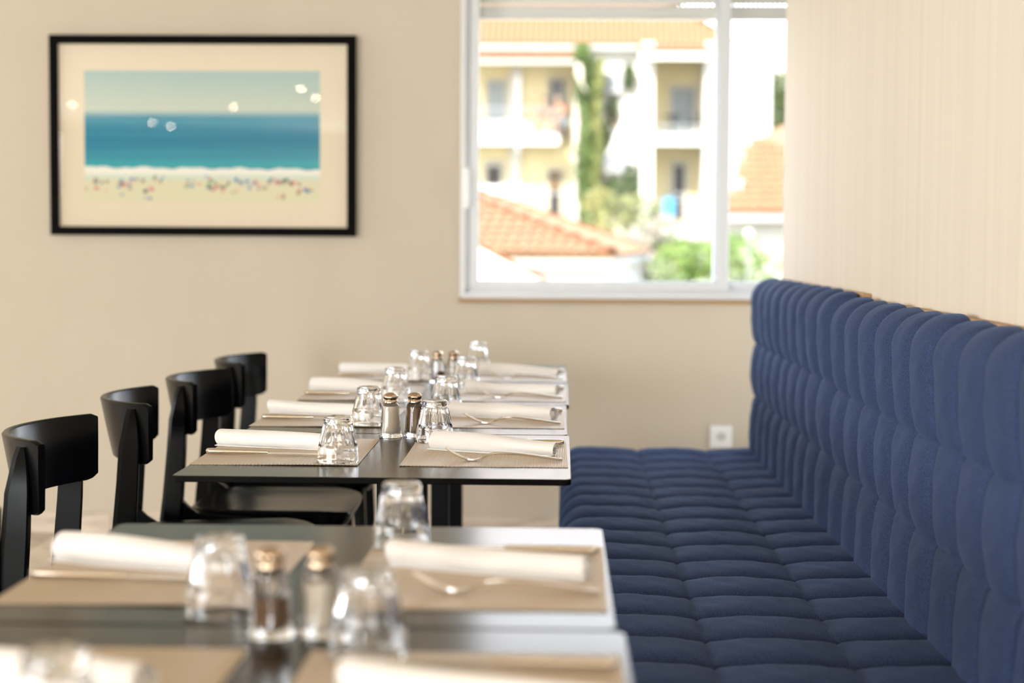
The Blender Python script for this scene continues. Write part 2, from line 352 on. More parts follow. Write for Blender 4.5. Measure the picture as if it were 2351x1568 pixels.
def printcol(u, v):
    skyt, skyb = (.36, .52, .50), (.52, .59, .50)
    if v > .70: c = lerp(skyb, skyt, (v-.70)/.30)
    else:
        sea = lerp((.035, .30, .40), (.02, .215, .345), smooth(.30, .48, v)); sea = lerp(sea, (.03, .27, .40), smooth(.5, .68, v))
        for (sv, sw, sa) in streak:
            a = exp(-((v - sv - .004*sin(u*9 + sv*90))/sw)**2)*sa*(.6+.4*sin(u*5+sv*50))
            sea = lerp(sea, (.01, .16, .27), a) if a > 0 else lerp(sea, (.06, .40, .48), -a*.6)
        sea = lerp(sea, (.03, .38, .42), exp(-((v-.285)/.02)**2)*.8)
        c = lerp(sea, skyb, smooth(.635, .715, v))
    surf = .268 + .006*sin(u*31) + .004*sin(u*77+1) - .012*u
    if v < surf: c = lerp((.82, .82, .74), c, smooth(surf-.004, surf, v))
    if v < .225: c = lerp((.60, .70, .58), c, smooth(.19, .225, v))
    if v < .185: c = lerp((.68, .66, .46), c, smooth(.155, .185, v))
    for (du, dv, ru, rv, dc, da) in dots:
        e = ((u-du)/ru)**2 + ((v-dv)/rv)**2
        if e < 2.5: c = lerp(c, dc, da*smooth(2.2, .7, e) if e > .7 else da)
    return c
vs = []; fs = []; colr = []
for j in range(NZ+1):
    for i in range(NX+1):
        u, v = i/NX, j/NZ; vs.append((x0+(x1-x0)*u, -.0145, z0+(z1-z0)*v)); colr += [*printcol(u, v), 1.0]
for j in range(NZ):
    for i in range(NX):
        a = j*(NX+1)+i; fs.append((a, a+1, a+NX+2, a+NX+1))
me = bpy.data.meshes.new('print'); me.from_pydata(vs, [], fs); ca = me.color_attributes.new('ink', 'FLOAT_COLOR', 'POINT'); ca.data.foreach_set('color', colr)
mp = mat('beach_print_ink', (.5, .5, .5), .8, spec=.2); an = N(mp, 'ShaderNodeVertexColor'); an.layer_name = 'ink'; L(mp, an.outputs[0], P(mp).inputs['Base Color'])
me.materials.append(mp); link('print', me, pic)['label'] = 'beach photograph with teal sea, white surf and tiny bathers'

# ------------------------------------------------------------------ power outlet
ou = tag(empty('power_outlet', (.625, YB, .410)), 'white square power outlet on the wall behind the bench end', 'outlet')
q = MB(); q.box(-.043, .043, -.010, 0, -.043, .043); q.build('cover_plate', M['plastic_white'], ou, bevel=.003)
def disc_y(r0, r1, y0, y1, n=24):
    q = MB(); q.loft([[(r*cos(2*pi*k/n), y, r*sin(2*pi*k/n)) for k in range(n)] for r, y in ((r1, y0), (r1, y1), (r0, y1), (r0, y0-.0))], cap0=False, cap1=False); return q
disc_y(.0185, .0225, -.010, -.0125).build('socket_rim', M['plastic_white'], ou, smooth=40)
q = MB(); n = 20; q.loft([[(.0185*cos(2*pi*k/n), -.0103, .0185*sin(2*pi*k/n)) for k in range(n)], [(.001*cos(2*pi*k/n), -.0103, .001*sin(2*pi*k/n)) for k in range(n)]], cap0=False); q.build('socket_well', M['socket_grey'], ou)
for sx in (-.0095, .0095):
    q = MB(); q.loft([[(sx+.003*cos(2*pi*k/10), -.0106, .003*sin(2*pi*k/10)) for k in range(10)], [(sx+.003*cos(2*pi*k/10), -.0104, .003*sin(2*pi*k/10)) for k in range(10)]]); q.build('pin_hole', M['dark'], ou)

# ------------------------------------------------------------------ tufted bench
SEG = 1.667; NCH = 9
def arc_curve(pts_fn, n): return [pts_fn(i/(n-1)) for i in range(n)]
def polyline_resample(segs):
    out = []
    for s_ in segs:
        if s_[0] == 'line':
            (_, a, c, n) = s_
            for i in range(n): t = i/n; out.append((a[0]+(c[0]-a[0])*t, a[1]+(c[1]-a[1])*t))
        else:
            (_, ce, r, a0, a1, n) = s_
            for i in range(n): a = a0+(a1-a0)*i/n; out.append((ce[0]+r*cos(a), ce[1]+r*sin(a)))
    return out
def tufted(base, seams, axis, amp, seed, dip=.50, wrinkle=.0012):
    """base: list of (x,z) along the profile, outward on the left of travel; seams: positions along axis (0 = x, 1 = z)"""
    rn = random.Random(seed); nb = len(base); nor = []
    for i in range(nb):
        a = base[max(i-1, 0)]; c = base[min(i+1, nb-1)]; tx, tz = c[0]-a[0], c[1]-a[1]; l = math.hypot(tx, tz); nor.append((-tz/l, tx/l))
    us = [0, .012, .035, .075, .13, .20, .29, .39, .5, .61, .71, .80, .87, .925, .965, .988]
    rows = []
    for c in range(NCH):
        k = 1 + rn.uniform(-.06, .06)
        for u in us: rows.append(((c+u)/NCH, c, u, k))
    rows.append((1.0, NCH-1, 1.0, 1))
    vs = []
    ph = [rn.uniform(0, 6.28) for _ in range(40)]
    def ring(y, c, u, k, sink=None):
        out = []
        for i, (x, z) in enumerate(base):
            q = (x, z)[axis]; g = 0; cr = 0
            onface = (nor[i][1] > .6) if axis == 0 else (nor[i][0] < -.6)
            if onface:
                for s_ in seams:
                    dd = q - s_; g = max(g, .9*exp(-abs(dd)/(.05 if axis == 0 else .036))); cr = max(cr, exp(-(dd/.004)**2))
            e = 2.5 + .5*(1-g)
            p = (1-abs(2*u-1)**e)**.5 if 0 < u < 1 else -.34
            h = amp*k*p*(1-dip*g) - .0035*cr*(p > 0)
            h += wrinkle*p*sin(q*38+ph[c])*sin(u*9+ph[c+10]) + .6*wrinkle*p*sin(q*95+u*14+ph[c+20])
            if sink is not None: h = sink
            yy = y + (.006*g*0)
            out.append((x+nor[i][0]*h, yy, z+nor[i][1]*h))
        return out
    rings = [ring(0.0005, 0, 0, 1, -.03)] + [ring(.002 + (SEG-.004)*t, c, u, k) for (t, c, u, k) in rows] + [ring(SEG-.0005, 0, 0, 1, -.03)]
    m = MB(); m.loft(rings, close=False, cap0=False, cap1=False)
    # stitching thread lying in the cross seams
    st = MB()
    for s_ in seams:
        i0 = min((i for i in range(nb) if ((nor[i][1] > .6) if axis == 0 else (nor[i][0] < -.6))), key=lambda i: abs(base[i][axis]-s_))
        for c in range(NCH):
            k = next(r_[3] for r_ in rows if r_[1] == c)
            pts = []
            for u in (.04, .10, .2, .35, .5, .65, .8, .9, .96):
                r_ = ring(.002+(SEG-.004)*(c+u)/NCH, c, u, k)[i0]; pts.append((r_[0]+nor[i0][0]*.0004, r_[1], r_[2]+nor[i0][1]*.0004))
            for off in (-.003, .003):
                st.tube([(q[0]+(off if axis == 0 else 0), q[1], q[2]+(off if axis == 1 else 0)) for q in pts], .0007, 4, cap=False)
    return m, st
seat_base = polyline_resample([('line', (.022, .335), (.022, .403), 5), ('arc', (.070, .403), .048, pi, pi/2, 9), ('line', (.070, .451), (.70, .451), 84)]) + [(.70, .451)]
back_base = polyline_resample([('line', (.676, .40), (.676, .966), 76), ('arc', (.710, .966), .034, pi, pi/2, 8), ('line', (.710, 1.000), (.7215, 1.000), 3)]) + [(.7215, 1.000)]
SECT = [('far tufted navy bench section nearest the window', 4.112, .012), ('middle tufted navy bench section running beside the second table', 2.440, 0.0), ('nearest tufted navy bench section at the right edge of the photo', .768, .003)]
for i, (lab, y, dz) in enumerate(SECT):
    r = tag(empty('bench_section', (0, y, 0)), lab, 'bench', 'tufted bench sections along the striped wall')
    m, st = tufted(seat_base, (.257, .488), 0, .026, 11+i); sobj = m.build('seat_cushion', M['fabric'], r, smooth=75)
    tag(st.build('stitching', M['thread'], sobj), 'pale double stitch line', None, None, 'stuff')
    m, st = tufted(back_base, (.640, .818), 1, .038, 21+i); bobj = m.build('back_cushion', M['fabric'], r, smooth=75); bobj.location.z = dz; bobj.location.x = -dz*.6
    tag(st.build('stitching', M['fabric'], bobj), None, None, None, 'stuff')
    q = MB(); q.box(.09, .70, .004, SEG-.004, .05, .40); q.box(.13, .68, .03, SEG-.03, 0, .05); q.build('plinth', M['plinth'], r)
    q = MB(); q.box(.7225, .7445, .002, SEG-.002, .05, 1.034 + dz); q.build('backing_board', M['board'], r, bevel=.002, bseg=1)['label'] = 'thin brown board behind the cushion'

# ------------------------------------------------------------------ tables
def make_table(xc, y0, y1, lab, hw=.353):
    r = tag(empty('dining_table', (xc, (y0+y1)/2, 0)), lab, 'table', 'dark dining tables set in a row along the bench')
    d = (y1-y0)/2; m = MB()
    m.loft([rrect(-hw+.0015, hw-.0015, -d+.0015, d-.0015, .014, .7385), rrect(-hw, hw, -d, d, .015, .740), rrect(-hw, hw, -d, d, .015, .7488), rrect(-hw+.001, hw-.001, -d+.001, d-.001, .014, .750)])
    m.mi[-1] = 0
    me = m.mesh('tabletop', [M['table'], M['table_edge']], smooth=30)
    for pl in me.polygons: pl.material_index = 0 if pl.normal.z > .5 else 1
    link('tabletop', me, r)
    m = MB(); m.box(-.024, .024, -.024, .024, .03, .728); m.build('column', M['iron'], r, bevel=.003)
    m = MB(); m.box(-.16, .16, -.16, .16, .7285, .7384); m.build('mounting_plate', M['iron'], r, bevel=.002, bseg=1)
    m = MB(); m.box(-.12, .12, -.24, .24, .004, .016); m.box(-.045, .045, -.045, .045, .016, .034); m.build('base_plate', M['iron'], r, bevel=.003)
    for sx in (-.10, .10):
        for sy in (-.22, .22):
            m = MB(); m.lathe([(.014, 0), (.014, .0045)], 12, sx, sy, True, True); m.build('foot', M['dark'], r)
    return r
ORD = {'D': 'nearest table', 'C': 'second table from the camera', 'A': 'third table from the camera', 'B': 'fourth table from the camera', 'E': 'fifth table from the camera', 'F': 'farthest table'}
TAB = {'D': (-.283, 1.135, 1.798), 'C': (-.292, 1.806, 2.452), 'A': (-.335, 2.960, 3.640), 'B': (-.340, 3.648, 4.318), 'E': (-.334, 4.326, 5.000), 'F': (-.338, 5.008, 5.740)}
TL = {'D': 'dark square dining table nearest the camera, cut by the bottom edge', 'C': 'dark square dining table second from the camera, carrying blurred napkins', 'A': 'dark square dining table third from the camera, in sharp focus past the gap',
      'B': 'dark square dining table fourth from the camera, behind the sharp salt and pepper', 'E': 'dark square dining table fifth from the camera, one short of the farthest', 'F': 'dark square dining table farthest from the camera, by the back wall'}
for k, (xc, y0, y1) in TAB.items(): make_table(xc, y0, y1, TL[k])

# ------------------------------------------------------------------ placemats, glasses, shakers, napkins, cutlery
ZT = .750
def placemat_mesh(wx, wy, seed, curl):
    rn = random.Random(seed); n = 96; m = MB(); rows = []
    ny = 24; ph = rn.uniform(0, 6)
    prof = []
    for i in range(n):
        x = -wx/2 + wx*i/n; st = wx/n
        prof += [(x+st*.08, .0006), (x+st*.35, .0016), (x+st*.65, .0016), (x+st*.92, .0006)]
    top = []; 
    for j in range(ny+1):
        y = -wy/2 + wy*j/ny; ed = (abs(2*j/ny-1))**6
        top.append([(x, y + (.0008*sin(x*900) if j in (0, ny) else 0), z + curl*ed*max(0, sin(x*9+ph))*.9) for x, z in prof])
    bot = [[(x, y, max(0.0, z0 - (.0016 if z0 > .001 else .0006) + 0)) for (x, y, _), z0 in zip(row, [p[2] for p in row])] for row in (top[0], top[-1])]
    m.loft([bot[0]] + top + [bot[1]], close=False, cap0=False, cap1=False)
    m.loft([bot[0], bot[1]], close=False, cap0=False, cap1=False)
    return m.mesh('placemat', M['mat'], smooth=60)
PM = [placemat_mesh(.312, .405, 1, .0022), placemat_mesh(.312, .405, 5, .0020)]

def glass_tumbler_mesh():
    nf = 9; n = nf*8; H = .0875; m = MB()
    def rout(z): 
        if z < .030: return .0388 - .0012*z/.030
        return .0376 - (.0376-.0272)*((z-.030)/(.074-.030)) if z < .074 else .0272 - .0012*(z-.074)/.0135
    def mod(r, z, a):
        t = ((a*nf/(2*pi)) % 1)*2-1
        zs = .029 + .010*t*t; f = max(0, min(1, (z-zs)/.005)); f = f*f*(3-2*f)
        g_ = max(0, min(1, (.0765-z)/.004)); f *= g_
        return r - .0027*(1-t*t)*f + .0005*f
    zs = [.0, .0008, .006, .014, .022, .027, .029, .031, .033, .035, .037, .039, .041, .044, .05, .056, .062, .067, .071, .073, .0745, .0755, .0765, .078, .081, .084]
    prof = [(rout(z) - (.0006 if z == 0 else 0), z) for z in zs] + [(.0250, .0862), (.0232, .0872), (.019, .0875), (.016, .0868), (.008, .0862), (.0006, .0861)]
    m.lathe(prof, n, cap1=True, mod=mod)
    inner = [(.0372, 0.0), (.0360, .0008), (.0352, .015), (.0340, .030), (.0305, .045), (.0272, .058), (.0245, .068), (.022, .0715), (.016, .0732), (.008, .0738), (.0006, .074)]
    m.lathe(inner, n, cap1=True)
    # join rims
    o = 0; ir = len(prof)*n
    m.f += [(j, ir + j, ir + (j+1) % n, (j+1) % n) for j in range(n)]; m.mi += [0]*n
    return m.mesh('tumbler', M['glass'], smooth=50)
GM = glass_tumbler_mesh()

def shaker(kind, fill):
    r = empty('salt_shaker' if kind == 'salt' else 'pepper_shaker')
    nf = 8; n = nf*6
    def mod(rr, z, a):
        t = ((a*nf/(2*pi)) % 1)*2-1
        f = max(0, min(1, (z-.007)/.004))*max(0, min(1, (.066-z)/.006)); return rr - .0011*(1-t*t)*f
    m = MB()
    prof = [(.001, .0012), (.012, .0010), (.0205, .0), (.0238, .0008), (.0246, .003), (.0244, .0055), (.0232, .0072), (.0228, .010), (.0212, .030), (.0194, .052), (.0184, .063), (.0178, .067), (.0160, .0708), (.0132, .0728), (.0124, .0738), (.0122, .0765), (.0122, .0815), (.0100, .0815)]
    m.lathe(prof, n, cap0=True, mod=mod)
    inner = [(.0100, .0815), (.0098, .076), (.0102, .0725), (.0108, .068), (.0111, .062), (.0114, .05), (.0117, .030), (.0117, .014), (.0102, .0100), (.008, .0085), (.001, .0082)]
    m.lathe(inner, n, cap1=True)
    m.build('glass_body', M['glass'], r, smooth=55)
    m = MB(); top = fill; rr = lambda z: .0122 - .0006*max(0, (z-.014))/.048
    c = [(.001, .0078), (.0080, .0081), (.0110, .0098), (.0120, .0145)]
    z = .02
    while z < top: c.append((rr(z)-.0002, z)); z += .007
    c += [(rr(top)-.0002, top), (rr(top)*.6, top+.0012), (.001, top+.0006)]
    m.lathe(c, 32, cap0=True, cap1=True, mod=lambda q, z, a: q + .0001*sin(3*a+z*300)); m.build(kind, M[kind], r, smooth=60)
    m = MB()
    cap = [(.0128, .0738), (.0140, .0741), (.0140, .0785), (.0133, .0792), (.0129, .0800), (.0136, .0812), (.0153, .0830), (.0159, .0852), (.0156, .0876), (.0142, .0904), (.0118, .0928), (.0075, .0945), (.0008, .0950)]
    def lob(rr, z, a): return rr*(1 - (.05*(.5-.5*cos(8*a)) if z > .080 else 0))
    m.lathe(cap, 48, cap1=True, mod=lob); co = m.build('cap', M['cap'], r, smooth=50)
    m = MB()
    for k in range(7):
        a = k*2*pi/6; q = .0 if k == 6 else .0045; m.lathe([(.0007, .0942 + (.0005 if k == 6 else 0)), (.0007, .0953 if k == 6 else .0951)], 6, q*cos(a), q*sin(a), True, True)
    m.build('pour_holes', M['dark'], co)['kind'] = 'stuff'
    return r

def napkin_mesh(seed, Ln=.265, open_end=True):
    rn = random.Random(seed); m = MB(); turns = 2.6; ns = 64; nl = 22; th = .0014
    ph = [rn.uniform(0, 6.28) for _ in range(8)]
    rows_o = []; 
    def sec(t):
        # spiral from the inside out, ending in a flap lying on the mat towards -y
        x = -Ln/2 + Ln*t; o = []; a0 = -pi/2 - .5
        thick = 1 + .13*sin(t*3.1+ph[0]) + .10*(1-t)
        for i in range(ns+1):
            s_ = i/ns; ang = a0 - turns*2*pi*(1-s_)
            rad = (.0042 + .0112*s_**.85)
            rad *= 1 + .05*sin(ang*2+ph[1]+t*4) + .04*sin(ang*3+ph[2]-t*6)*s_
            sq = 1.45
            o.append((rad*sq*cos(ang)*thick, rad*.98*sin(ang)*thick))
        zmin = min(q[1] for q in o); o = [(q[0], q[1]-zmin) for q in o]
        ex, ez = o[-1]; fl = .016 + .006*sin(t*5+ph[3])
        for k in range(1, 6):
            f = k/5; o.append((ex - fl*f, max(.0, ez*(1-f)**1.5) ))
        return x, o
    for j in range(nl+1):
        x, o = sec(j/nl); rows_o.append((x, o))
    no = len(rows_o[0][1])
    def off(o, d):
        out = []
        for i in range(no):
            a = o[max(i-1, 0)]; c = o[min(i+1, no-1)]; tx, tz = c[0]-a[0], c[1]-a[1]; l = math.hypot(tx, tz) or 1
            out.append((o[i][0]-tz/l*d, o[i][1]+tx/l*d))
        return out
    A = [[(x + (rn.uniform(-.0015, .0015) if 0 < j < nl else .003*sin(i*.21+ph[4])), y, z+.0008) for i, (y, z) in enumerate(off(o, -th/2))] for j, (x, o) in enumerate(rows_o)]
    B = [[(x + (0 if 0 < j < nl else .003*sin(i*.21+ph[4])), y, z+.0008) for i, (y, z) in enumerate(off(o, th/2))] for j, (x, o) in enumerate(rows_o)]
    rings = [[*A[j], *B[j][::-1]] for j in range(nl+1)]
    m.loft(rings, close=True, cap0=False, cap1=False)
    o0 = 0; n2 = 2*no
    for base in (0, nl*n2):
        for i in range(no-1): m.f.append((base+i, base+i+1, base+n2-2-i, base+n2-1-i)); m.mi.append(0)
    zmin = min(v[2] for v in m.v); m.v = [(a, c, d-zmin) for a, c, d in m.v]
    return m.mesh('napkin', M['napkin'], smooth=70)
NM = [napkin_mesh(s_) for s_ in (2, 9, 14)]

def fork():
    r = empty('fork')
    # along +x: tines tip at -x, handle end at +x; rests on tine bowl and handle end
    path = [(-.040, .0055), (-.030, .010), (-.018, .0140), (-.004, .0150), (.02, .0138), (.05, .0105), (.08, .0065), (.100, .0036), (.112, .0024)]
    wid = [.0056, .0044, .0040, .0042, .0048, .0058, .0070, .0076, .0056]
    m = MB(); rings = []
    for (x, z), w_ in zip(path, wid):
        rings.append([(x, w_*cos(2*pi*k/10), z + .0024*sin(2*pi*k/10)) for k in range(10)])
    m.loft(rings); m.build('handle', M['steel'], r, smooth=60)
    m = MB(); hp = [(-.040, .0055, .0050), (-.047, .0028, .0090), (-.054, .0014, .0115), (-.062, .0016, .0120), (-.068, .0032, .0122)]
    m.loft([[(x, w_*c, z + .0010*s_) for c, s_ in ((-1, -.6), (-1, .6), (-.5, 1), (.5, 1), (1, .6), (1, -.6), (.5, -1), (-.5, -1))] for x, z, w_ in hp]); hd = m.build('fork_head', M['steel'], r, smooth=60)
    for k in range(4):
        y = -.0102 + .0068*k
        m = MB(); m.tube([(-.067, y, .0030), (-.078, y, .0068), (-.090, y, .0125), (-.100, y*.96, .0185), (-.108, y*.93, .0245)], [.0022, .0022, .0021, .0018, .0010], 6, flat=.75); m.build('tine', M['steel'], r, smooth=60)
    return r
def knife():
    r = empty('knife')
    m = MB(); rings = []
    for x, w_, h_ in ((.105, .0045, .0036), (.1035, .0072, .0052), (.095, .0082, .0058), (.06, .0078, .0056), (.02, .0068, .0050), (-.008, .0060, .0044), (-.018, .0050, .0034)):
        rings.append([(x, w_*cos(2*pi*k/12), 0.0060 + h_*sin(2*pi*k/12)) for k in range(12)])
    m.loft(rings); m.build('handle', M['steel'], r, smooth=60)
    m = MB(); rings = []
    for x, w0, w1 in ((-.018, -.005, .005), (-.026, -.0075, .0055), (-.05, -.0095, .0055), (-.085, -.0098, .0055), (-.105, -.0075, .0052), (-.116, -.002, .0042), (-.119, .002, .0035)):
        rings.append([(x, w0, .0040), (x, (w0+w1)/2, .0052), (x, w1, .0054), (x, w1, .0034), (x, (w0+w1)/2, .0032), (x, w0, .0038)])
    m.loft(rings); m.build('blade', M['steel'], r, smooth=50)
    return r
FK, KN = fork(), knife(); used = set()
def put(proto, loc, rz, label, cat, group, flip=False):
    if proto.name in used: o = copy_tree(proto)
    else: o = proto; used.add(proto.name)
    o.location = loc; o.rotation_euler = (0, 0, rz)
    return tag(o, label, cat, group)
def single(name, me, loc, rz, label, cat, group): return tag(link(name, me, None, loc, rz), label, cat, group)
ZM = ZT + .0018
SIDE = {'L': 'on the chair side of the ', 'R': 'on the bench side of the '}
matfront = {'D': 1.28, 'C': 1.895, 'A': 3.108, 'B': 3.762, 'E': 4.40, 'F': 5.03}
xoff = {'D': (.062, .050), 'C': (.040, .044), 'A': (0, 0), 'B': (-.008, -.004), 'E': (-.004, .0), 'F': (0, .002)}
napk = {'DL': 0, 'DR': 1, 'CL': 2, 'CR': 1, 'AL': 0, 'AR': 2, 'BL': 1, 'BR': 0, 'EL': 2, 'ER': 1, 'FL': 0, 'FR': 2}
rj = random.Random(21)
for k in 'DCABEF':
    f = matfront[k]; xl = -.534 + xoff[k][0]; xr = -.144 + xoff[k][1]; yc = f + .2025
    single('placemat', PM[0], (xl, yc, ZT+.0004), rj.uniform(-.008, .008), 'beige woven placemat ' + SIDE['L'] + ORD[k], 'placemat', 'woven placemats')
    single('placemat', PM[1], (xr, yc+rj.uniform(-.006, .006), ZT+.0004), rj.uniform(-.008, .008), 'beige woven placemat ' + SIDE['R'] + ORD[k], 'placemat', 'woven placemats')
    # tumblers upside down
    gl = {'D': ((-.402, 1.325), (-.192, 1.672)), 'C': ((-.376, 1.852), (-.216, 2.285)), 'A': ((-.417, 3.147), (-.262, 3.488)), 'B': ((-.434, 3.800), (-.282, 4.125)), 'E': ((-.431, 4.385), (-.272, 4.80)), 'F': ((-.427, 4.99+.075), (-.272, 5.50))}[k]
    for s_, (x, y) in zip('LR', gl):
        onmat = abs(y-yc) < .17 and (abs(x-xl) < .12 or abs(x-xr) < .12)
        single('tumbler', GM, (x, y, ZM if onmat or True else ZT), rj.uniform(0, 1), 'clear fluted tumbler upside down ' + SIDE[s_] + ORD[k], 'glass', 'upturned tumblers')
    # napkins: bench side rolls slant towards the camera at the bench end
    single('napkin', NM[napk[k+'L']], (xl-.030, yc+.062-.032*(k == 'C'), ZM+.0005), R(-17 + rj.uniform(-3, 3)), 'rolled white cloth napkin ' + SIDE['L'] + ORD[k], 'napkin', 'rolled napkins')
    single('napkin', NM[napk[k+'R']], (xr+.010+.015*(k == 'D'), yc+.020-.008*(k == 'D'), ZM+.0005), R(-22 + rj.uniform(-3, 3)), 'rolled white cloth napkin ' + SIDE['R'] + ORD[k], 'napkin', 'rolled napkins')
    if k != 'D':
        put(KN, (xl-.048, yc-.068, ZM+.0004), pi + R(-4+rj.uniform(-2, 2)), 'steel knife by the napkin ' + SIDE['L'] + ORD[k], 'knife', 'table knives')
        put(FK, (xr+.034, yc-.118, ZM+.0004), R(rj.uniform(-1, 3)), 'steel fork by the napkin ' + SIDE['R'] + ORD[k], 'fork', 'table forks')
    put(KN, (xr+.045, yc+(.145 if k != 'D' else .148), ZM+.0004), R(-3+rj.uniform(-2, 2)), 'steel knife past the napkin ' + SIDE['R'] + ORD[k], 'knife', 'table knives')
# shakers in pairs
def shk(kind, fill, x, y, lab, rz): 
    r = shaker(kind, fill); r.location = (x, y, ZT); r.rotation_euler = (0, 0, rz); tag(r, lab, 'shaker', 'salt and pepper shakers')
shk('salt', .0655, -.362, 3.578, 'full glass salt shaker in sharp focus on the third table', .2)
shk('pepper', .0635, -.312, 3.590, 'full brown pepper shaker in sharp focus on the third table', .5)
shk('pepper', .034, -.364, 4.962, 'half full pepper shaker on the fifth table, left of its pair', .1)
shk('salt', .050, -.318, 4.970, 'pale salt shaker on the fifth table, right of its pair', .7)
shk('pepper', .040, -.303, 1.755, 'blurred half full pepper shaker on the nearest table', .3)
shk('salt', .056, -.252, 1.765, 'blurred pale salt shaker on the nearest table', .6)

# ------------------------------------------------------------------ chairs
def make_chair():
    r = empty('dining_chair')
    # backrest: bent band, top flared outwards
    Rr, ha = .335, R(49.5); cxo = -.19 + Rr*cos(ha); na = 40; rings = []
    zt, zb_ = .795, .655
    def pt(a, z, o):
        k = (z-zb_)/(zt-zb_); rad = Rr - .028*(1-k)*(1-abs(a/ha)**2) + o
        return (cxo - rad*cos(a), rad*sin(a), z)
    for i in range(na+1):
        a = -ha + 2*ha*i/na; e = abs(a/ha)
        lo = zb_ + .004 + (.012*max(0, (e-.90)/.1)**2); hi = zt - .006*max(0, (e-.95)/.05)**2 + .003*e*e
        rings.append([pt(a, lo, -.006), pt(a, lo-.002, 0), pt(a, lo, .007), pt(a, (lo+hi)/2, .0085), pt(a, hi-.004, .0085), pt(a, hi-.0005, .005), pt(a, hi, 0), pt(a, hi-.0005, -.005), pt(a, hi-.004, -.0075), pt(a, (lo+hi)/2, -.0075)])
    m = MB(); m.loft(rings); m.build('backrest', M['chair'], r, smooth=45)
    # seat shell with a turned-down edge
    def loop(ins, z, zf=0):
        pts = []
        for (x, y) in [(p[0], p[1]) for p in rrect(-.225+ins, .205-ins, -.215+ins, .215-ins, .075, 0, 8)]:
            tap = 1 - .04*(.205-x)/.43
            pts.append((x, y*tap, z + zf*max(0, (x-.10)/.10)**2))
        return pts
    m = MB(); m.loft([loop(.055, .385), loop(.022, .398), loop(.006, .430, -.006), loop(0, .452, -.010), loop(.003, .4575, -.010), loop(.012, .4575, -.010), loop(.04, .452, -.006), loop(.08, .447), loop(.125, .446)])
    m.build('seat', M['chair'], r, smooth=40)
    for s_ in (-1, 1):
        y = s_*.222
        # rear leg and post in one raking piece, chamfered on the outside
        m = MB(); rings = []
        for z, xc, yc, hx, hy in ((0, -.305, .246, .015, .012), (.25, -.280, .243, .022, .0135), (.44, -.258, .240, .028, .014), (.50, -.252, .239, .0265, .014), (.62, -.243, .238, .0245, .0135), (.70, -.239, .237, .023, .013), (.735, -.236, .234, .0185, .012), (.762, -.235, .230, .0145, .010), (.784, -.234, .226, .0095, .006)):
            yy = yc*s_; c = .008
            rings.append([(xc-hx, yy-s_*hy, z), (xc-hx, yy+s_*(hy-c), z), (xc-hx+c*1.2, yy+s_*hy, z), (xc+hx-.003, yy+s_*hy, z), (xc+hx, yy+s_*(hy-.003), z), (xc+hx, yy-s_*hy, z)])
        m.loft(rings); m.build('leg', M['chair'], r, smooth=28)
        # rail from post to seat with the fillet
        m = MB(); yy = s_*.222
        m.loft([[(-.245, yy-.012, .375), (-.245, yy+.012, .375), (-.245, yy+.012, .50), (-.245, yy-.012, .50)], [(-.215, yy-.012, .375), (-.215, yy+.012, .375), (-.215, yy+.012, .470), (-.215, yy-.012, .470)], [(-.19, yy-.012, .38), (-.19, yy+.012, .38), (-.19, yy+.012, .452), (-.19, yy-.012, .452)], [(.10, yy-.012, .385), (.10, yy+.010, .385), (.10, yy+.010, .43), (.10, yy-.012, .43)]])
        m.build('side_rail', M['chair'], r, bevel=.003, bseg=1)
        m = MB(); rings = []
        for z, xc, yc, hx, hy in ((0, .178, .215, .012, .012), (.25, .160, .200, .016, .016), (.40, .150, .190, .020, .019)):
            yy = yc*s_; rings.append([(xc-hx, yy-hy, z), (xc+hx, yy-hy, z), (xc+hx, yy+hy, z), (xc-hx, yy+hy, z)])
        m.loft(rings); m.build('leg', M['chair'], r, bevel=.004)
    return r
CH = [((-.592, 2.075), 0, 'black wooden chair at the second table, mostly outside the left edge'), ((-.777, 3.322), 4.5, 'black wooden chair nearest in full view, at the third table'), ((-.789, 4.062), 12, 'black wooden chair turned outwards at the fourth table'),
      ((-.764, 4.62), 1, 'black wooden chair at the fifth table, its seat seen under the tabletop'), ((-.778, 5.33), 2.4, 'black wooden chair farthest away, beside the farthest table')]
ch0 = make_chair()
for i, ((x, y), a, lab) in enumerate(CH):
    o = ch0 if i == 0 else copy_tree(ch0); o.location = (x, y, 0); o.rotation_euler = (0, 0, R(a)); tag(o, lab, 'chair', 'black chairs along the tables')
#OUTDOORS
# ------------------------------------------------------------------ outdoors
b = MB(); b.box(-60, 70, 9, 130, -3.4, -3.2); tag(b.build('garden_ground', M['ground']), 'sunlit garden ground below the window', None, None, 'structure')
def tile_mesh(name, w, l, h=.055, seg=5):
    m = MB(); rr = []
    for y, k, dz in ((0, 1.0, .022), (l*1.12, .82, .004)):
        rr.append([(-w/2*k*cos(pi*i/seg)*.94, y, h*k*sin(pi*i/seg) + dz) for i in range(seg+1)])
    m.loft(rr, close=False, cap0=False, cap1=False); return m.mesh(name, M['tile'], smooth=60)
def tile_field(parent, o, u, v, nu, nv, w, l, mask=None, name='tile', seed=1, cover=None, scale=1):
    """rows of barrel tiles: o = eave corner, u along the eave, v up the slope"""
    u = Vector(u).normalized(); v = Vector(v).normalized(); n = u.cross(v)
    me = tile_mesh(name, w, l); rn = random.Random(seed); k = 0
    base = Matrix((u, v, n)).transposed().to_4x4()
    for j in range(nv):
        for i in range(nu):
            if mask and not mask((i+.5)*w, (j+.5)*l): continue
            t = link(name, me, parent); t.matrix_local = Matrix.Translation(Vector(o) + u*((i+.5)*w) + v*(j*l) + n*rn.uniform(0, .008)) @ base @ Matrix.Rotation(rn.uniform(-.02, .02), 4, 'Z'); k += 1
    return k
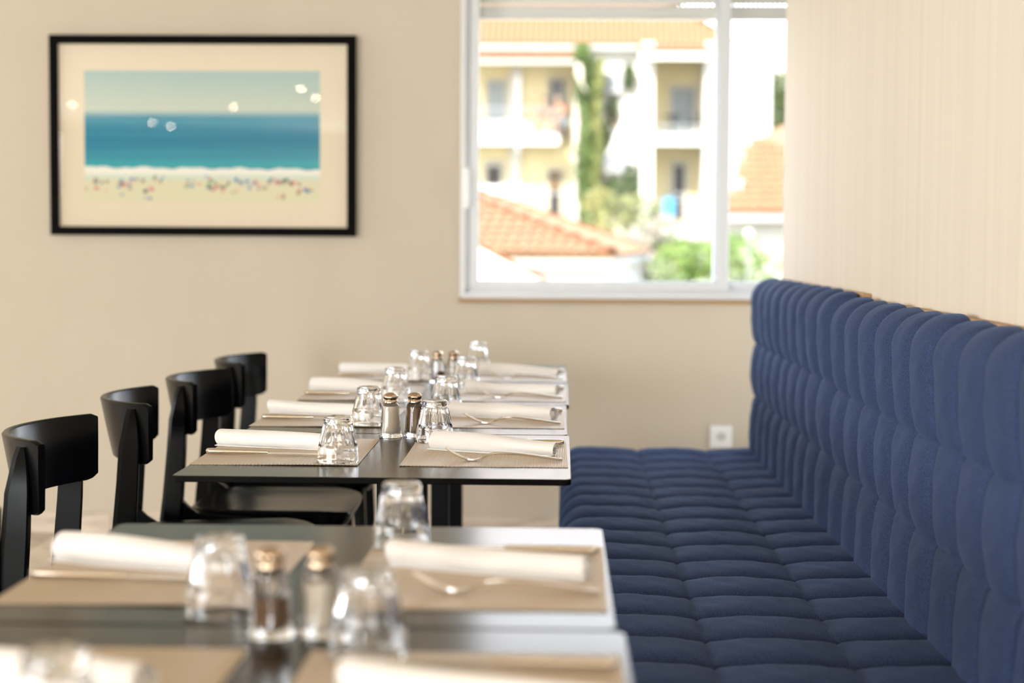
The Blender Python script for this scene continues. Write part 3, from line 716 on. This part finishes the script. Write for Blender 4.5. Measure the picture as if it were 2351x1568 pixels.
def quad_slab(pts, th=.06):
    pts = [Vector(p) for p in pts]; n = (pts[1]-pts[0]).cross(pts[2]-pts[0]).normalized()*th; k = len(pts)
    m = MB(); return m.loft([[p - n for p in pts], pts])
def ridge_run(parent, a, c, n, r=.10):
    a, c = Vector(a), Vector(c); d = (c-a); l = d.length/n; q = d.to_track_quat('Y', 'Z').to_matrix().to_4x4()
    m = MB(); rr = [[(r*k*cos(pi*i/6), y, r*k*sin(pi*i/6)-.01+dz) for i in range(7)] for y, k, dz in ((0, 1, .02), (l*1.1, .85, 0))]
    m.loft(rr, close=False, cap0=False, cap1=False); me = m.mesh('ridge_tile', M['ridge'], smooth=60)
    for i in range(n): o = link('ridge_tile', me, parent); o.matrix_local = Matrix.Translation(a + d*(i/n)) @ q
def leaves(n, fn, size, seed, aspect=.55):
    rn = random.Random(seed); m = MB()
    for _ in range(n):
        p = Vector(fn(rn)); a = Vector((rn.gauss(0, 1), rn.gauss(0, 1), rn.gauss(0, .8))).normalized(); c = a.orthogonal().normalized()
        c = Matrix.Rotation(rn.uniform(0, 6.28), 3, a) @ c; s_ = size*rn.uniform(.6, 1.3)
        d = a.cross(c)
        m.add([p - c*s_, p + d*s_*aspect, p + c*s_, p - d*s_*aspect], [(0, 1, 2, 3)])
    return m
def blob(cs):
    tot = sum(c[3] for c in cs)
    def f(rn):
        t = rn.uniform(0, tot)
        for c in cs:
            t -= c[3]
            if t <= 0: break
        while True:
            q = Vector((rn.uniform(-1, 1), rn.uniform(-1, 1), rn.uniform(-1, 1)))
            if .25 < q.length < 1: break
        q *= (.55 + .45*q.length)/q.length*q.length**.3
        r = c[4] if len(c) > 4 else (1, 1, 1)
        return (c[0]+q.x*r[0], c[1]+q.y*r[1], c[2]+q.z*r[2])
    return f
def plant(name, lab, cat, parts, trunk=None, group=None):
    r = tag(empty(name, trunk[0] if trunk else (0, 0, 0)), lab, cat, group); off = Vector(r.location)
    for (pn, n, cs, size, m, seed) in parts:
        fm_ = leaves(n, blob(cs), size, seed); fm_.v = [(x-off.x, y-off.y, z-off.z) for x, y, z in fm_.v]
        fo = fm_.build(pn, M[m], r); fo['kind'] = 'stuff'
    if trunk:
        q = MB(); q.tube([Vector(p)-off for p in trunk], [.09*trunk_r*(1-.12*i) for i, trunk_r in enumerate([1]*len(trunk))], 8); q.build('trunk', M['bark'], r, smooth=60)
    return r
def door(parent, x0, x1, z0, z1, y, m='door_dark', name='door', leafs=1, fw=.09):
    f = MB(); f.box(x0-fw, x0, y-.06, y+.05, z0, z1+fw); f.box(x1, x1+fw, y-.06, y+.05, z0, z1+fw); f.box(x0, x1, y-.06, y+.05, z1, z1+fw)
    fo = f.build(name, M['surround'], parent); w_ = (x1-x0)/leafs
    for i in range(leafs):
        p = MB(); a, c = x0+w_*i, x0+w_*(i+1)
        p.box(a, c, y-.01, y+.04, z0, z1); p.build('pane', M[m], fo)
        s_ = MB(); s_.box(a, a+.05, y-.03, y-.005, z0, z1); s_.box(c-.05, c, y-.03, y-.005, z0, z1); s_.box(a, c, y-.03, y-.005, z1-.06, z1); s_.box(a, c, y-.03, y-.005, z0+.9, z0+.97); s_.build('door_sash', M['rail' if m != 'door_brown' else 'door_brown'], fo)
    return fo
def railing(parent, x0, x1, y, z, h=.95, n=None, name='railing', y1=None):
    q = MB(); q.tube([(x0, y, z+h), (x1, y, z+h)], .022, 6); q.tube([(x0, y, z+.10), (x1, y, z+.10)], .014, 6); n = n or int((x1-x0)/.14)
    for i in range(n+1): x = x0+(x1-x0)*i/n; q.tube([(x, y, z), (x, y, z+h)], .009, 4)
    q.build(name, M['rail'], parent)

# ---- the apartment house across the gardens (facade about 60 m away)
ap = tag(empty('apartment_house', (0, 62, -3.2)), 'white and cream apartment house with orange tiled roof and balconies', 'building')
O = Vector((0, 62, -3.2))
def wbox(name, m, x0, x1, y0, y1, z0, z1, parent=None, root=ap, **kw):
    q = MB(); o_ = root.location if parent is None else Vector((0, 0, 0))
    q.box(x0-o_.x, x1-o_.x, y0-o_.y, y1-o_.y, z0-o_.z, z1-o_.z); return q.build(name, M[m], parent or root, **kw)
frame0 = empty('facade')       # children are written in world coordinates and rebased onto the house below
fa = frame0
def fbox(name, m, *a, **kw):
    q = MB(); q.box(*a); return q.build(name, M[m], fa, **kw)
# left wing
fbox('wall', 'cream_render', -7, .34, 61.6, 66, -3.2, 8.3)
fbox('balcony_slab', 'white_render', -7, -.16, 60.0, 61.6, 4.60, 4.93)
fbox('pillar', 'white_render', -1.95, -1.55, 61.45, 61.62, 4.93, 7.3); fbox('pillar', 'white_render', -1.95, -1.55, 61.45, 61.62, 1.0, 4.6)
door(fa, -2.75, -2.12, 4.95, 6.95, 61.55, 'shutter_blue', leafs=2)
door(fa, -.52, .02, 4.95, 7.02, 61.55, 'door_dark', leafs=2)
door(fa, -2.80, -2.22, 3.15, 3.95, 61.55, 'door_dark', 'window')
dd = door(fa, -.54, -.06, 2.0, 3.75, 61.55, 'door_dark', leafs=1)
q = MB(); q.box(-.53, -.07, 61.52, 61.55, 3.05, 3.74); q.build('blind', M['door_brown'], dd)
railing(fa, -5, -.18, 60.06, 4.93, .92)
fbox('downpipe', 'rail', -1.66, -1.56, 59.96, 60.06, 4.3, 7.4)
# centre recess
fbox('wall', 'white_render', .34, 2.75, 60.75, 66, -3.2, 8.0)
q = MB(); q.loft([[(1.25, 60.1, 3.6), (1.25, 60.75, 3.6), (2.6, 60.75, 3.6), (2.6, 60.1, 3.6)], [(2.35, 60.1, 6.2), (2.35, 60.75, 6.2), (2.6, 60.75, 6.2), (2.6, 60.1, 6.2)]]); q.build('stair_parapet', M['white_render'], fa)
# right block with loggias
fbox('pier', 'white_render', 2.72, 3.14, 59.9, 62.2, -3.2, 8.15); fbox('pier', 'white_render', 4.92, 6.0, 59.9, 62.2, -3.2, 8.15)
fbox('wall', 'cream_render', 3.14, 4.92, 61.9, 66, -3.2, 8.15)
fbox('balcony_slab', 'white_render', 3.14, 4.92, 59.95, 61.9, 4.60, 4.98); fbox('balcony_slab', 'white_render', 3.14, 4.92, 59.95, 61.9, 1.35, 1.75)
door(fa, 3.88, 4.70, 5.0, 6.75, 61.85, 'shutter_blue', leafs=2); door(fa, 3.96, 4.40, 2.0, 4.02, 61.85, 'door_dark', leafs=1, fw=.13)
railing(fa, 3.14, 4.92, 60.0, 1.75, .9); railing(fa, 3.14, 4.92, 60.0, 4.98, .30)
# right wing
q = MB(); q.loft([[(6.0, 61, -3.2), (7.35, 61, -3.2), (7.35, 61, 7.35), (7.15, 61, 7.5), (6.0, 61, 8.25)], [(6.0, 66, -3.2), (7.35, 66, -3.2), (7.35, 66, 7.35), (7.15, 66, 7.5), (6.0, 66, 8.25)]]); q.build('side_wing', M['white_render'], fa)
q = quad_slab([(5.9, 60.8, 8.40), (7.75, 60.8, 7.25), (7.75, 66, 7.25), (5.9, 66, 8.40)], .10); q.build('side_roof', M['white_render'], fa)
# roofs
ps = R(38); sv = (0, cos(ps), sin(ps))
main = quad_slab([(-7, 60.25, 8.10), (6.1, 60.25, 8.10), (1.6, 64.75, 8.10+4.5*math.tan(ps)), (-7, 64.75, 8.10+4.5*math.tan(ps))]); main.build('roof', M['tile'], fa)
q = quad_slab([(6.1, 60.25, 8.10), (6.1, 70, 8.10), (1.6, 64.75, 8.10+4.5*math.tan(ps))]); q.build('roof', M['tile'], fa)
W_ = .22
tile_field(fa, (-3.4, 60.22, 8.12), (1, 0, 0), sv, 43, 6, W_, .33, mask=lambda a, c: a-3.4 < 6.0 - c*cos(ps))
ridge_run(fa, (6.1, 60.25, 8.13), (3.3, 63.05, 8.13+2.8*math.tan(ps)), 10, .13)
fbox('fascia', 'fascia', -7, 6.1, 60.22, 60.34, 7.94, 8.09)
fbox('soffit', 'white_render', -7, 6.0, 60.3, 63, 7.92, 7.96)
p2 = R(22); sv2 = (0, cos(p2), sin(p2))
quad_slab([(-7, 59.5, 7.50), (.34, 59.5, 7.50), (.34, 60.9, 7.50+1.4*math.tan(p2)), (-7, 60.9, 7.50+1.4*math.tan(p2))]).build('porch_roof', M['tile'], fa)
tile_field(fa, (-3.4, 59.46, 7.52), (1, 0, 0), sv2, 17, 4, W_, .36, seed=2); fbox('fascia', 'fascia', -7, .36, 59.44, 59.52, 7.36, 7.49)
quad_slab([(2.62, 59.3, 7.72), (5.3, 59.3, 7.72), (5.3, 60.4, 7.72+1.1*math.tan(p2)), (2.62, 60.4, 7.72+1.1*math.tan(p2))]).build('porch_roof', M['tile'], fa)
tile_field(fa, (2.66, 59.26, 7.74), (1, 0, 0), sv2, 12, 3, W_, .36, seed=3); fbox('fascia', 'white_render', 2.6, 5.3, 59.24, 59.34, 7.50, 7.71)
# air conditioners
def air_con(x0, x1, z0, z1, y, lab):
    r = tag(empty('air_conditioner', ((x0+x1)/2, y, z0)), lab, 'air conditioner', 'air conditioners on the house')
    w_, h_ = (x1-x0)/2, z1-z0
    q = MB(); q.box(-w_, w_, -.32, 0, 0, h_); q.build('casing', M['ac'], r, bevel=.02)
    q = MB(); q.loft([[(-w_*.3 + h_*.38*c_*cos(2*pi*k/20), yy, h_*.5 + h_*.38*c_*sin(2*pi*k/20)) for k in range(20)] for c_, yy in ((1, -.321), (1, -.34), (.9, -.34), (.05, -.325))], cap0=False); q.build('fan_grille', M['ac_fan'], r, smooth=40)
    for s_ in (-.7, .7): q = MB(); q.box(w_*s_-.03, w_*s_+.03, -.32, 0, -.05, 0); q.box(w_*s_-.03, w_*s_+.03, -.04, 0, -.3, 0); q.build('bracket', M['fascia'], r)
air_con(1.28, 2.06, 6.44, 7.16, 60.72, 'white air conditioner high on the wall right of the ivy')
air_con(1.50, 2.06, 3.62, 4.36, 60.06, 'white air conditioner low down beside the ivy')
def rebase(root, offset, src=None):        # children written in world coordinates move under the root at its base
    for ch in list((src or root).children):
        m_ = ch.matrix_local.copy(); ch.parent = root; ch.matrix_local = Matrix.Translation(-Vector(offset)) @ m_
    root.location = offset
bpy.context.view_layer.update(); rebase(ap, O, frame0); bpy.data.objects.remove(frame0)
# things on the balconies
def patio_chair(loc, rz, lab):
    r = tag(empty('patio_chair', loc, rz), lab, 'chair'); q = MB(); q.box(-.24, .24, -.24, .24, .42, .46); q.build('seat', M['iron'], r)
    q = MB(); q.box(-.24, -.20, -.22, .22, .46, .88); q.build('backrest', M['iron'], r)
    for sx in (-.21, .21):
        for sy in (-.21, .21): q = MB(); q.box(sx-.02, sx+.02, sy-.02, sy+.02, 0, .42); q.build('leg', M['iron'], r)
patio_chair((4.62, 60.9, 4.98), pi, 'dark patio chair on the upper right balcony')
tb_ = tag(empty('patio_table', (3.85, 60.9, 4.98)), 'small dark patio table on the upper right balcony', 'table'); q = MB(); q.lathe([(.34, .66), (.36, .70), (.001, .70)], 16, cap0=True); q.build('tabletop', M['iron'], tb_)
q = MB(); q.lathe([(.20, 0), (.03, .05), (.03, .66)], 10, cap0=True); q.build('pedestal', M['iron'], tb_)
to = MB(); to.box(3.52, 3.90, 59.93, 59.96, 1.95, 2.75); to.box(3.52, 3.90, 59.93, 60.05, 2.73, 2.76); tag(to.build('towel', M['blue'], bevel=.01), 'bright blue towel hung over the lower right railing', 'towel')
q = MB(); q.lathe([(.14, 0), (.20, .25), (.22, .36), (.18, .36), (.1, .30)], 14, cap0=True, cap1=True); q.build('flower_pot', M['pot_blue'], smooth=50).location = (-1.1, 61.2, 2.0); tag(bpy.data.objects['flower_pot'], 'blue flower pot under the left balcony', 'pot')
tk = MB(); tk.lathe([(.55, 0), (.62, .1), (.64, .6), (.55, .72), (.1, .78)], 18, cap0=True, cap1=True); tag(tk.build('water_tank', M['white_render'], smooth=50), 'white rounded water tank above the near tiled roof', 'tank').location = (-2.45, 59.4, 2.35)
wb = MB(); wb.box(-3.3, -.9, 59.0, 60.9, -3.2, 2.0); wb.box(-3.4, -.8, 58.9, 61.0, 2.0, 2.35); tag(wb.build('terrace_block', M['white_render']), 'white terrace block under the water tank', 'building')
# two people sitting on the left balcony
def skin_body(name, joints, edges, radii, m, parent):
    me = bpy.data.meshes.new(name); me.from_pydata(joints, edges, []); o = bpy.data.objects.new(name, me); COL.objects.link(o)
    sk = o.modifiers.new('s', 'SKIN'); ss = o.modifiers.new('d', 'SUBSURF'); ss.levels = 1
    for v, r_ in zip(me.skin_vertices[0].data, radii): v.radius = (r_, r_)
    me.skin_vertices[0].data[0].use_root = True
    dg = bpy.context.evaluated_depsgraph_get(); ev = bpy.data.meshes.new_from_object(o.evaluated_get(dg)); bpy.data.objects.remove(o)
    ev.materials.clear(); ev.materials.append(m); ev.polygons.foreach_set('use_smooth', [True]*len(ev.polygons)); return link(name, ev, parent)
def sitter(loc, rz, lab, hair, top, bottom, lean):
    r = tag(empty('person', loc, rz), lab, 'person')     # faces +x locally, seat height .45
    L_ = lean
    J = [(0, 0, .55), (.03*L_, 0, .75), (.10*L_, 0, .98), (.14*L_, 0, 1.08), (.19*L_, 0, 1.17), (.21*L_, 0, 1.30)]
    E_ = [(0, 1), (1, 2), (2, 3), (3, 4), (4, 5)]; Rd = [.145, .13, .14, .055, .085, .085]
    for s_ in (-1, 1):
        n = len(J); J += [(.09*L_, .19*s_, 1.00), (.20*L_+.03, .24*s_, .76), (.34, .17*s_, .66), (.42, .14*s_, .66)]; E_ += [(2, n), (n, n+1), (n+1, n+2), (n+2, n+3)]; Rd += [.06, .048, .036, .042]
        for k, (dy, dx) in enumerate(((-.02, .09), (0, .10), (.02, .09), (.035, .075))): J.append((.42+dx, (.14+dy)*s_, .645)); E_.append((n+3, len(J)-1)); Rd.append(.011)
        J.append((.45, (.14-.045)*s_, .67)); E_.append((n+3, len(J)-1)); Rd.append(.012)
        n = len(J); J += [(.05, .10*s_, .53), (.46, .12*s_, .52), (.44, .12*s_, .10), (.43, .12*s_, .04), (.58, .13*s_, .035)]; E_ += [(0, n), (n, n+1), (n+1, n+2), (n+2, n+3), (n+3, n+4)]; Rd += [.095, .065, .045, .045, .04]
    J.append((.21*L_+.10, 0, 1.22)); E_.append((5, len(J)-1)); Rd.append(.018)       # nose
    skin_body('body', J, E_, Rd, M['skin'], r)
    hx, hz = .21*L_-.02, 1.30
    q = MB(); rings = []
    for i in range(7):
        a = -.2 + (pi/2+.2)*i/6; rings.append([(hx-.01+.105*cos(a)*cos(2*pi*k/14), .10*cos(a)*sin(2*pi*k/14), hz+.105*sin(a)) for k in range(14)])
    q.loft(rings); q.build('hair', M[hair], r, smooth=60)
    if top: skin_body('shirt', [(0, 0, .58), (.03*L_, 0, .76), (.10*L_, 0, .99), (.09*L_, .19, 1.0), (.15*L_, .23, .86), (.09*L_, -.19, 1.0), (.15*L_, -.23, .86)], [(0, 1), (1, 2), (2, 3), (3, 4), (2, 5), (5, 6)], [.165, .15, .155, .085, .07, .085, .07], M[top], r)
    skin_body('shorts', [(-.02, 0, .53), (.05, .10, .53), (.30, .115, .53), (.05, -.10, .53), (.30, -.115, .53)], [(0, 1), (1, 2), (0, 3), (3, 4)], [.165, .12, .095, .12, .095], M[bottom], r)
    return r
sitter((-.84, 60.75, 4.93), R(-60), 'dark haired person in a brown top sitting on the left balcony', 'hair', 'brown_top', 'skin', 1.5)
sitter((-.08, 60.75, 4.93), R(-125), 'person in a red shirt and pale blue shorts sitting on the left balcony', 'hair_grey', 'red', 'shorts', 1.3)
q = MB(); q.box(-1.20, .30, 60.78, 61.15, 5.33, 5.375); 
bn = tag(empty('balcony_bench', (-.35, 60.95, 4.93)), 'low dark bench under the two people on the left balcony', 'bench'); q.v = [(x+.35, y-60.95, z-4.93) for x, y, z in q.v]; q.build('seat', M['iron'], bn)
for x in (-.62, .62): q = MB(); q.box(x-.03, x+.03, -.18, .18, 0, .40); q.build('leg', M['iron'], bn)

# ---- ivy and trees
iv = [(.85, 60.2, z, 1, (.42+.10*sin(z*2.1), .5, .7)) for z in (2.2, 2.9, 3.6, 4.3, 5.0, 5.7, 6.4, 7.0)] + [(.62, 60.0, 7.6, .7, (.34, .4, .6))]
ivr = plant('climbing_ivy', 'tall column of green ivy climbing between the two balconies', 'ivy', [
    ('foliage', 5200, iv, .085, 'ivy', 1),
    ('foliage', 1500, [(1.22 + .07*sin(z*3), 59.85, z, 1, (.16, .3, .7)) for z in (2.6, 3.5, 4.4, 5.3, 6.2, 7.0)], .08, 'ivy_yellow', 2)], trunk=[(.8, 60.4, -3.2), (.85, 60.5, 2), (.8, 60.5, 7.2)])
plant('climbing_ivy', 'dark ivy strands hanging beside the white air conditioners', 'ivy', [
    ('foliage', 1500, [(1.72, 60.5, 5.85, .6, (.22, .2, .55)), (2.28, 60.45, 7.0, .7, (.22, .2, .5)), (2.36, 60.0, 3.1, 1.3, (.30, .2, .9)), (1.75, 59.9, 2.9, .8, (.3, .25, .6)), (1.48, 60.5, 5.0, .5, (.18, .2, .5))], .085, 'ivy_dark', 3)], trunk=[(2.3, 60.6, -3.2), (2.3, 60.6, 3), (1.8, 60.6, 6)])
pf = MB(); pf.tube([(.50, 59.5, 7.35), (.52, 59.45, 6.98), (.62, 59.45, 6.65), (.80, 59.45, 6.38)], [.10, .13, .13, .06], 10, flat=.4); tag(pf.build('gutter_spout', M['surround'], smooth=60), 'pale drooping spout poking out of the green ivy', 'spout')
plant('yellow_green_tree', 'loose yellow green tree before the white house', 'tree', [
    ('foliage', 2600, [(.55, 45, .9, 1, (.55, .6, .5)), (1.35, 45, 1.35, 1.6, (.85, .8, .75)), (1.0, 45, 2.2, .8, (.5, .5, .45)), (1.95, 45, 2.0, .9, (.6, .6, .5)), (1.4, 44.6, .5, 1.0, (.9, .7, .5)), (2.5, 45, 1.3, .5, (.5, .5, .6))], .075, 'olive', 4)], trunk=[(1.3, 45, -3.2), (1.3, 45, -1), (1.35, 45, 1.4)])
plant('oleander', 'pale blossoming oleander right of the near tiled roof', 'shrub', [
    ('blossoms', 700, [(1.65, 36, 1.25, 1, (.35, .4, .35)), (2.1, 36, 1.5, .6, (.35, .4, .28)), (1.7, 35.6, .75, .5, (.3, .3, .35))], .05, 'pink', 5),
    ('foliage', 700, [(1.75, 36.2, .9, 1, (.5, .5, .75)), (2.2, 36.2, 1.3, .5, (.45, .4, .4))], .06, 'grey_green', 6)], trunk=[(1.8, 36, -3.2), (1.8, 36, -1), (1.8, 36, .8)])
plant('green_bush', 'bright green bush seen through the large window pane', 'shrub', [
    ('foliage', 1900, [(2.35, 34, .78, 1.4, (.52, .6, .46)), (2.8, 34, .85, 1, (.45, .5, .40)), (2.7, 34, .3, 1, (.6, .5, .5))], .055, 'bright', 7),
    ('foliage', 1200, [(1.85, 32, .45, 1, (.35, .4, .42)), (2.15, 32, .1, 1, (.55, .4, .45)), (2.5, 32, -.05, .8, (.5, .4, .4))], .05, 'grey_green', 8)], trunk=[(2.5, 34.2, -3.2), (2.5, 34.2, -1), (2.5, 34.2, .6)])
plant('green_bush', 'bright green bush in the narrow right window pane', 'shrub', [
    ('foliage', 1600, [(3.45, 33, .9, 1, (.5, .6, .5)), (3.1, 33, .95, .7, (.4, .5, .45)), (3.9, 33, .55, .8, (.5, .5, .5))], .055, 'bright', 9),
    ('foliage', 1100, [(3.3, 32.6, .35, 1, (.55, .4, .35)), (3.9, 32.6, .2, 1, (.55, .4, .4))], .05, 'grey_green', 10)], trunk=[(3.5, 33.2, -3.2), (3.5, 33.2, -1), (3.5, 33.2, .6)])
plant('tall_tree', 'tall green tree standing beyond the white side wing', 'tree', [
    ('foliage', 7000, [(8.6, 70, z, 1, (1.0, 1, .9)) for z in (3.4, 4.4, 5.4, 6.4, 7.4)], .13, 'tree', 12)], trunk=[(8.6, 70, -3.2), (8.6, 70, 2), (8.6, 70, 6)])
# ---- house on the right with an orange roof (about 40 m)
rh = tag(empty('orange_roof_house', (0, 0, 0)), 'white house with a plain orange tiled roof at the right window edge', 'building')
q = MB(); q.box(3.65, 9, 40.5, 48, -3.2, 1.74); q.build('wall', M['white_render'], rh)
q = quad_slab([(3.62, 40.0, 1.86), (9.2, 40.0, 1.86), (6.4, 43.0, 3.25), (4.70, 43.2, 3.72)], .08); q.build('roof', M['tile'], rh)
q = quad_slab([(4.70, 43.2, 3.72), (6.4, 43.0, 3.25), (9.2, 46, 3.2), (6.2, 47, 4.5)], .08); q.build('roof', M['tile'], rh)
ev, e1 = Vector((1, 0, 0)), Vector((4.70-3.62, 3.2, 1.86)); sl_ = (Vector((4.70, 43.2, 3.72))-Vector((4.70, 40.0, 1.86)))
tile_field(rh, (3.62, 39.95, 1.89), ev, sl_, 9, 11, .21, .34, mask=lambda a, c: a > c/3.70*1.08 and c < 3.70 - max(0, (a-1.08))*.26, seed=5)
ridge_run(rh, (4.72, 43.15, 3.74), (6.3, 43.0, 3.30), 6, .12)
q = MB(); q.box(3.55, 9.2, 39.9, 40.0, 1.68, 1.84); q.build('fascia', M['fascia'], rh)
q = MB(); q.box(4.02, 4.26, 40.9, 41.1, 2.30, 2.62); q.box(3.98, 4.30, 40.86, 41.14, 2.62, 2.68); q.build('chimney', M['white_render'], rh)
# ---- near house with the hipped roof (24 m)
nh = tag(empty('hip_roof_house', (0, 0, 0)), 'low cream house with an orange hipped tile roof filling the lower left pane', 'building')
p1 = Vector((.695, 24, .95)); p2_ = Vector((1.83, 36, .95)); al = (p2_-p1).normalized(); pe = Vector((-al.y, al.x, 0)); tn = math.tan(R(19.3)); dep = 5.2
r1 = p1 + al*dep + pe*dep + Vector((0, 0, dep*tn)); r2 = p2_ - al*dep + pe*dep + Vector((0, 0, dep*tn)); l1 = p1 + pe*2*dep; l2 = p2_ + pe*2*dep
quad_slab([p1, r1, l1][::-1]).build('roof_slope', M['tile'], nh); quad_slab([p1, p2_, r2, r1]).build('roof_slope', M['tile'], nh); quad_slab([p2_, l2, r2]).build('roof_slope', M['tile'], nh); quad_slab([l2, l1, r1, r2]).build('roof_slope', M['tile'], nh)
up = (al + Vector((0, 0, tn))).normalized()
# front slope in single tiles
tile_field(nh, tuple(l1*.30 + p1*.70 - al*.06 + Vector((0, 0, .03))), -pe, up, 18, 8, .174, .31, mask=lambda a, c: (3.12 - a) > c*cos(R(19.3)), seed=8)
# side slope: seen edge on, its tiles joined
sm = MB(); upS = (pe + Vector((0, 0, tn))).normalized(); nS = al.cross(upS); 
for i in range(62):
    a = .1 + i*.19; rr = []
    mx = min(a, 12.05-a, 5.0)/cos(R(19.3))
    for c in (0, mx):
        o_ = p1 + al*a + upS*c; rr.append([o_ + al*(.09*cos(pi*k/4)) + nS*(.055*sin(pi*k/4)+.02) for k in range(5)])
    sm.loft(rr, close=False, cap0=False, cap1=False)
sm.build('side_tiles', M['tile'], nh)['kind'] = 'stuff'
ridge_run(nh, tuple(p1 + Vector((0, 0, .04))), tuple(p1 + (r1-p1)*.75 + Vector((0, 0, .04))), 14, .115); ridge_run(nh, tuple(p2_ + Vector((0, 0, .04))), tuple(p2_ + (r2-p2_)*.75 + Vector((0, 0, .04))), 14, .115)
q = MB(); ins = .16; c1 = p1 + (al+pe)*ins; c2 = p2_ + (-al+pe)*ins; c3 = l2 + (-al-pe)*ins; c4 = l1 + (al-pe)*ins
def zz(v, z): return (v.x, v.y, z)
q.loft([[zz(c, z) for c in (c1, c2, c3, c4)] for z in (-3.2, .93)]); q.build('wall', M['white_render'], nh)
q = MB(); q.loft([[zz(c, z) for c in (p1, p2_, l2, l1)] for z in (.80, .935)]); q.build('fascia', M['fascia'], nh)
# ---- white gable close to the window at the lower left
gh = tag(empty('white_gable', (0, 0, 0)), 'sunlit white gable wall with a thin tile edge at the lower left of the window', 'building')
q = MB(); pr = [(-4.5, -3.2), (.14, -3.2), (.14, .57), (-1.2, 1.26), (-2.8, .43), (-4.5, -.45)]
q.loft([[(x, 18, z) for x, z in pr], [(x, 18.35, z) for x, z in pr]]); q.build('wall', M['white_render'], gh)
for k in range(8):
    a = Vector((-1.2, 18.1, 1.28)); c = Vector((.2, 18.1, .56)); d = (c-a)/8
    q = MB(); q.tube([a + d*k, a + d*(k+1.08)], [.030, .036], 8); q.build('ridge_tile', M['ridge'], gh, smooth=60)
bpy.context.view_layer.update(); rebase(rh, (6, 44, -3.2)); rebase(nh, (-4, 30, -3.2)); rebase(gh, (-2, 18.2, -3.2))
# ---- garden lamp
gl_ = tag(empty('garden_lamp', (3.26, 30, -3.2)), 'white globe garden lamp on a pale post in the right pane', 'lamp'); q = MB(); q.lathe([(.06, 0), (.03, .1), (.022, 4.4), (.035, 4.42), (.035, 4.48)], 10, cap0=True, cap1=True); q.build('post', M['ac'], gl_, smooth=40)
q = MB(); q.lathe([(.03, 4.478)] + [(.07*sin(pi*(.12+.88*i/10)) + .0005, 4.545 - .07*cos(pi*(.12+.88*i/10))) for i in range(11)], 16, cap0=True); q.build('globe', M['globe'], gl_, smooth=60)
